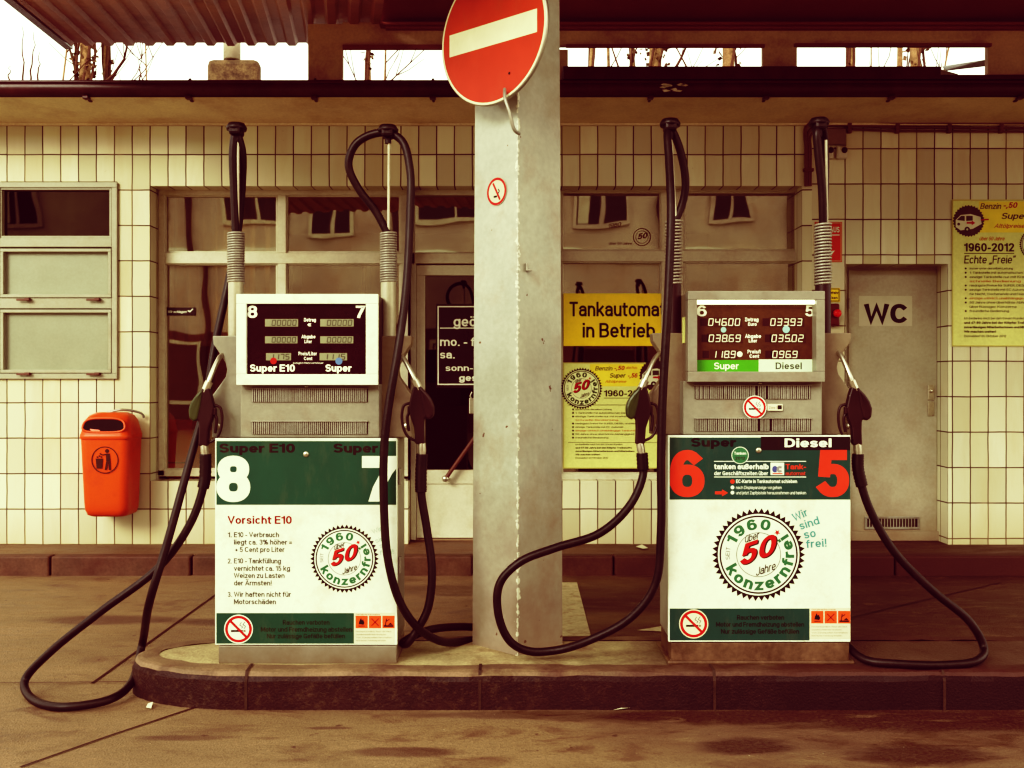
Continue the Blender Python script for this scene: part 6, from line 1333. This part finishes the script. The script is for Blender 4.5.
# ------------------------------------------------------------------ across the street (seen only mirrored in the glass)
t = thing('apartment_house', (0, -15, 0), 'cream rendered house across the street mirrored in the shop windows', 'building')
mb = MB(); mb.box(-18, 18, -16, -15, 0, 8.2); mb.build('wall', M['cream'], t)
mb = MB(); mb.box(-18, 18, -14.99, -14.9, 5.0, 5.22, .01); mb.build('string_course', M['white'], t); mb = MB(); mb.box(-18, 18, -14.99, -14.94, 0, 2.95); mb.build('ground_floor_cladding', M['wood'], t)
for xc in (-9.6, -3.4, 4.6, 8.4):
    mb = MB(); mb.tube([(xc, -14.85, .1), (xc, -14.85, 8.1)], .09, 8); mb.build('downpipe', M['gutter'], t)
mb = MB(); mb.box(-.2, 1.5, -14.99, -14.95, .0, 2.6); mb.build('door', M['wood'], t)
mb = MB(); mb.box(-18.3, 18.3, -16.5, -14.6, 8.2, 8.5, .03); mb.build('roof', M['wood'], t)
for zc in (1.7, 7.0):
    for xc in (-14.6, -11, -7.6, -5.2, -1.7, 2.8, 6.6, 10, 13.4):
        if zc < 2 and xc in (-7.6, 2.8, 10): continue
        mb = MB()
        hw, h0, h1 = random.uniform(.45, 1.15), random.uniform(-1.0, -.7), random.uniform(.6, .95)
        for a in ((-hw - .12, -hw, h0 - .1, h1 + .1), (hw, hw + .12, h0 - .1, h1 + .1), (-hw, hw, h1, h1 + .1), (-hw, hw, h0 - .12, h0), (-.04, .04, h0, h1)): mb.box(xc + a[0], xc + a[1], -14.99, -14.9, zc + a[2], zc + a[3])
        w_ = mb.build('window', M['cream' if random.random() < .5 else 'frame'], t); mb = MB(); mb.box(xc - hw, xc + hw, -14.985, -14.95, zc + h0, zc + h1); mb.build('pane', M['dark'], w_)
        if random.random() < .6: mb = MB(); mb.box(xc - hw + .05, xc - hw * .45, -14.945, -14.935, zc + h0 + .03, zc + h1 - .03); mb.build('curtain', M['frame'], w_)

# ------------------------------------------------------------------ light, sky, camera
FILM = (((0, .075), (.12, .125), (.25, .235), (.5, .535), (.75, .83), (.88, .92), (1, .96)),
        ((0, .0), (.12, .02), (.25, .115), (.5, .49), (.75, .84), (.88, .935), (1, .985)),
        ((0, .025), (.12, .045), (.25, .11), (.5, .415), (.75, .755), (.88, .85), (1, .91)))
SUN_EL, SUN_AZ = R(25), R(-33)      # azimuth measured from behind the camera, towards the left
wd = bpy.data.worlds.new('World'); sc.world = wd; wd.use_nodes = True; nt = wd.node_tree; L = nt.links.new
bg = nt.nodes['Background']; sky = nd(nt, 'ShaderNodeTexSky', sky_type='NISHITA'); sky.sun_disc = False; sky.sun_elevation = SUN_EL; sky.sun_rotation = math.pi - SUN_AZ * -1
sky.air_density = 1.2; sky.dust_density = 4
mx = nd(nt, 'ShaderNodeMix', data_type='RGBA'); mx.inputs[0].default_value = .82; L(sky.outputs[0], mx.inputs[6]); mx.inputs[7].default_value = (17.5, 17.4, 16.8, 1)   # bright overcast veil
L(mx.outputs[2], bg.inputs['Color']); bg.inputs['Strength'].default_value = .13
sl = bpy.data.lights.new('Sun', 'SUN'); sl.energy = 2.5; sl.angle = R(22); sl.color = (1, .99, .93)
so = bpy.data.objects.new('Sun', sl); COL.objects.link(so)
sd = Vector((math.sin(SUN_AZ) * math.cos(SUN_EL), -math.cos(SUN_AZ) * math.cos(SUN_EL), math.sin(SUN_EL)))   # towards the sun
so.rotation_euler = sd.to_track_quat('Z', 'Y').to_euler(); so.location = sd * 20
cd = bpy.data.cameras.new('Camera'); cd.lens = 36; cd.sensor_width = 36; cd.clip_end = 300; cd.clip_start = .05
co = bpy.data.objects.new('Camera', cd); COL.objects.link(co); co.location = (0, 0, CAM_H); co.rotation_euler = (R(90), 0, 0); sc.camera = co
sc.view_settings.view_transform = 'Standard'; sc.view_settings.look = 'None'; sc.view_settings.exposure = 0; sc.view_settings.gamma = 1
# film response of the print: warm maroon blacks, strong contrast, creamy highlights (same for every camera)
vs_ = sc.view_settings; vs_.use_curve_mapping = True; cm = vs_.curve_mapping; cm.use_clip = False
lin = lambda v: v / 12.92 if v <= .04045 else ((v + .055) / 1.055) ** 2.4
for ci, pts in enumerate(FILM):
    c = cm.curves[ci]
    for p, q in zip(c.points, (pts[0], pts[-1])): p.location = (lin(q[0]), lin(q[1]))
    for q in pts[1:-1]: c.points.new(lin(q[0]), lin(q[1]))
cm.update()
sc.render.engine = 'CYCLES'; sc.cycles.max_bounces = 8; sc.cycles.transparent_max_bounces = 12; sc.cycles.use_denoising = True
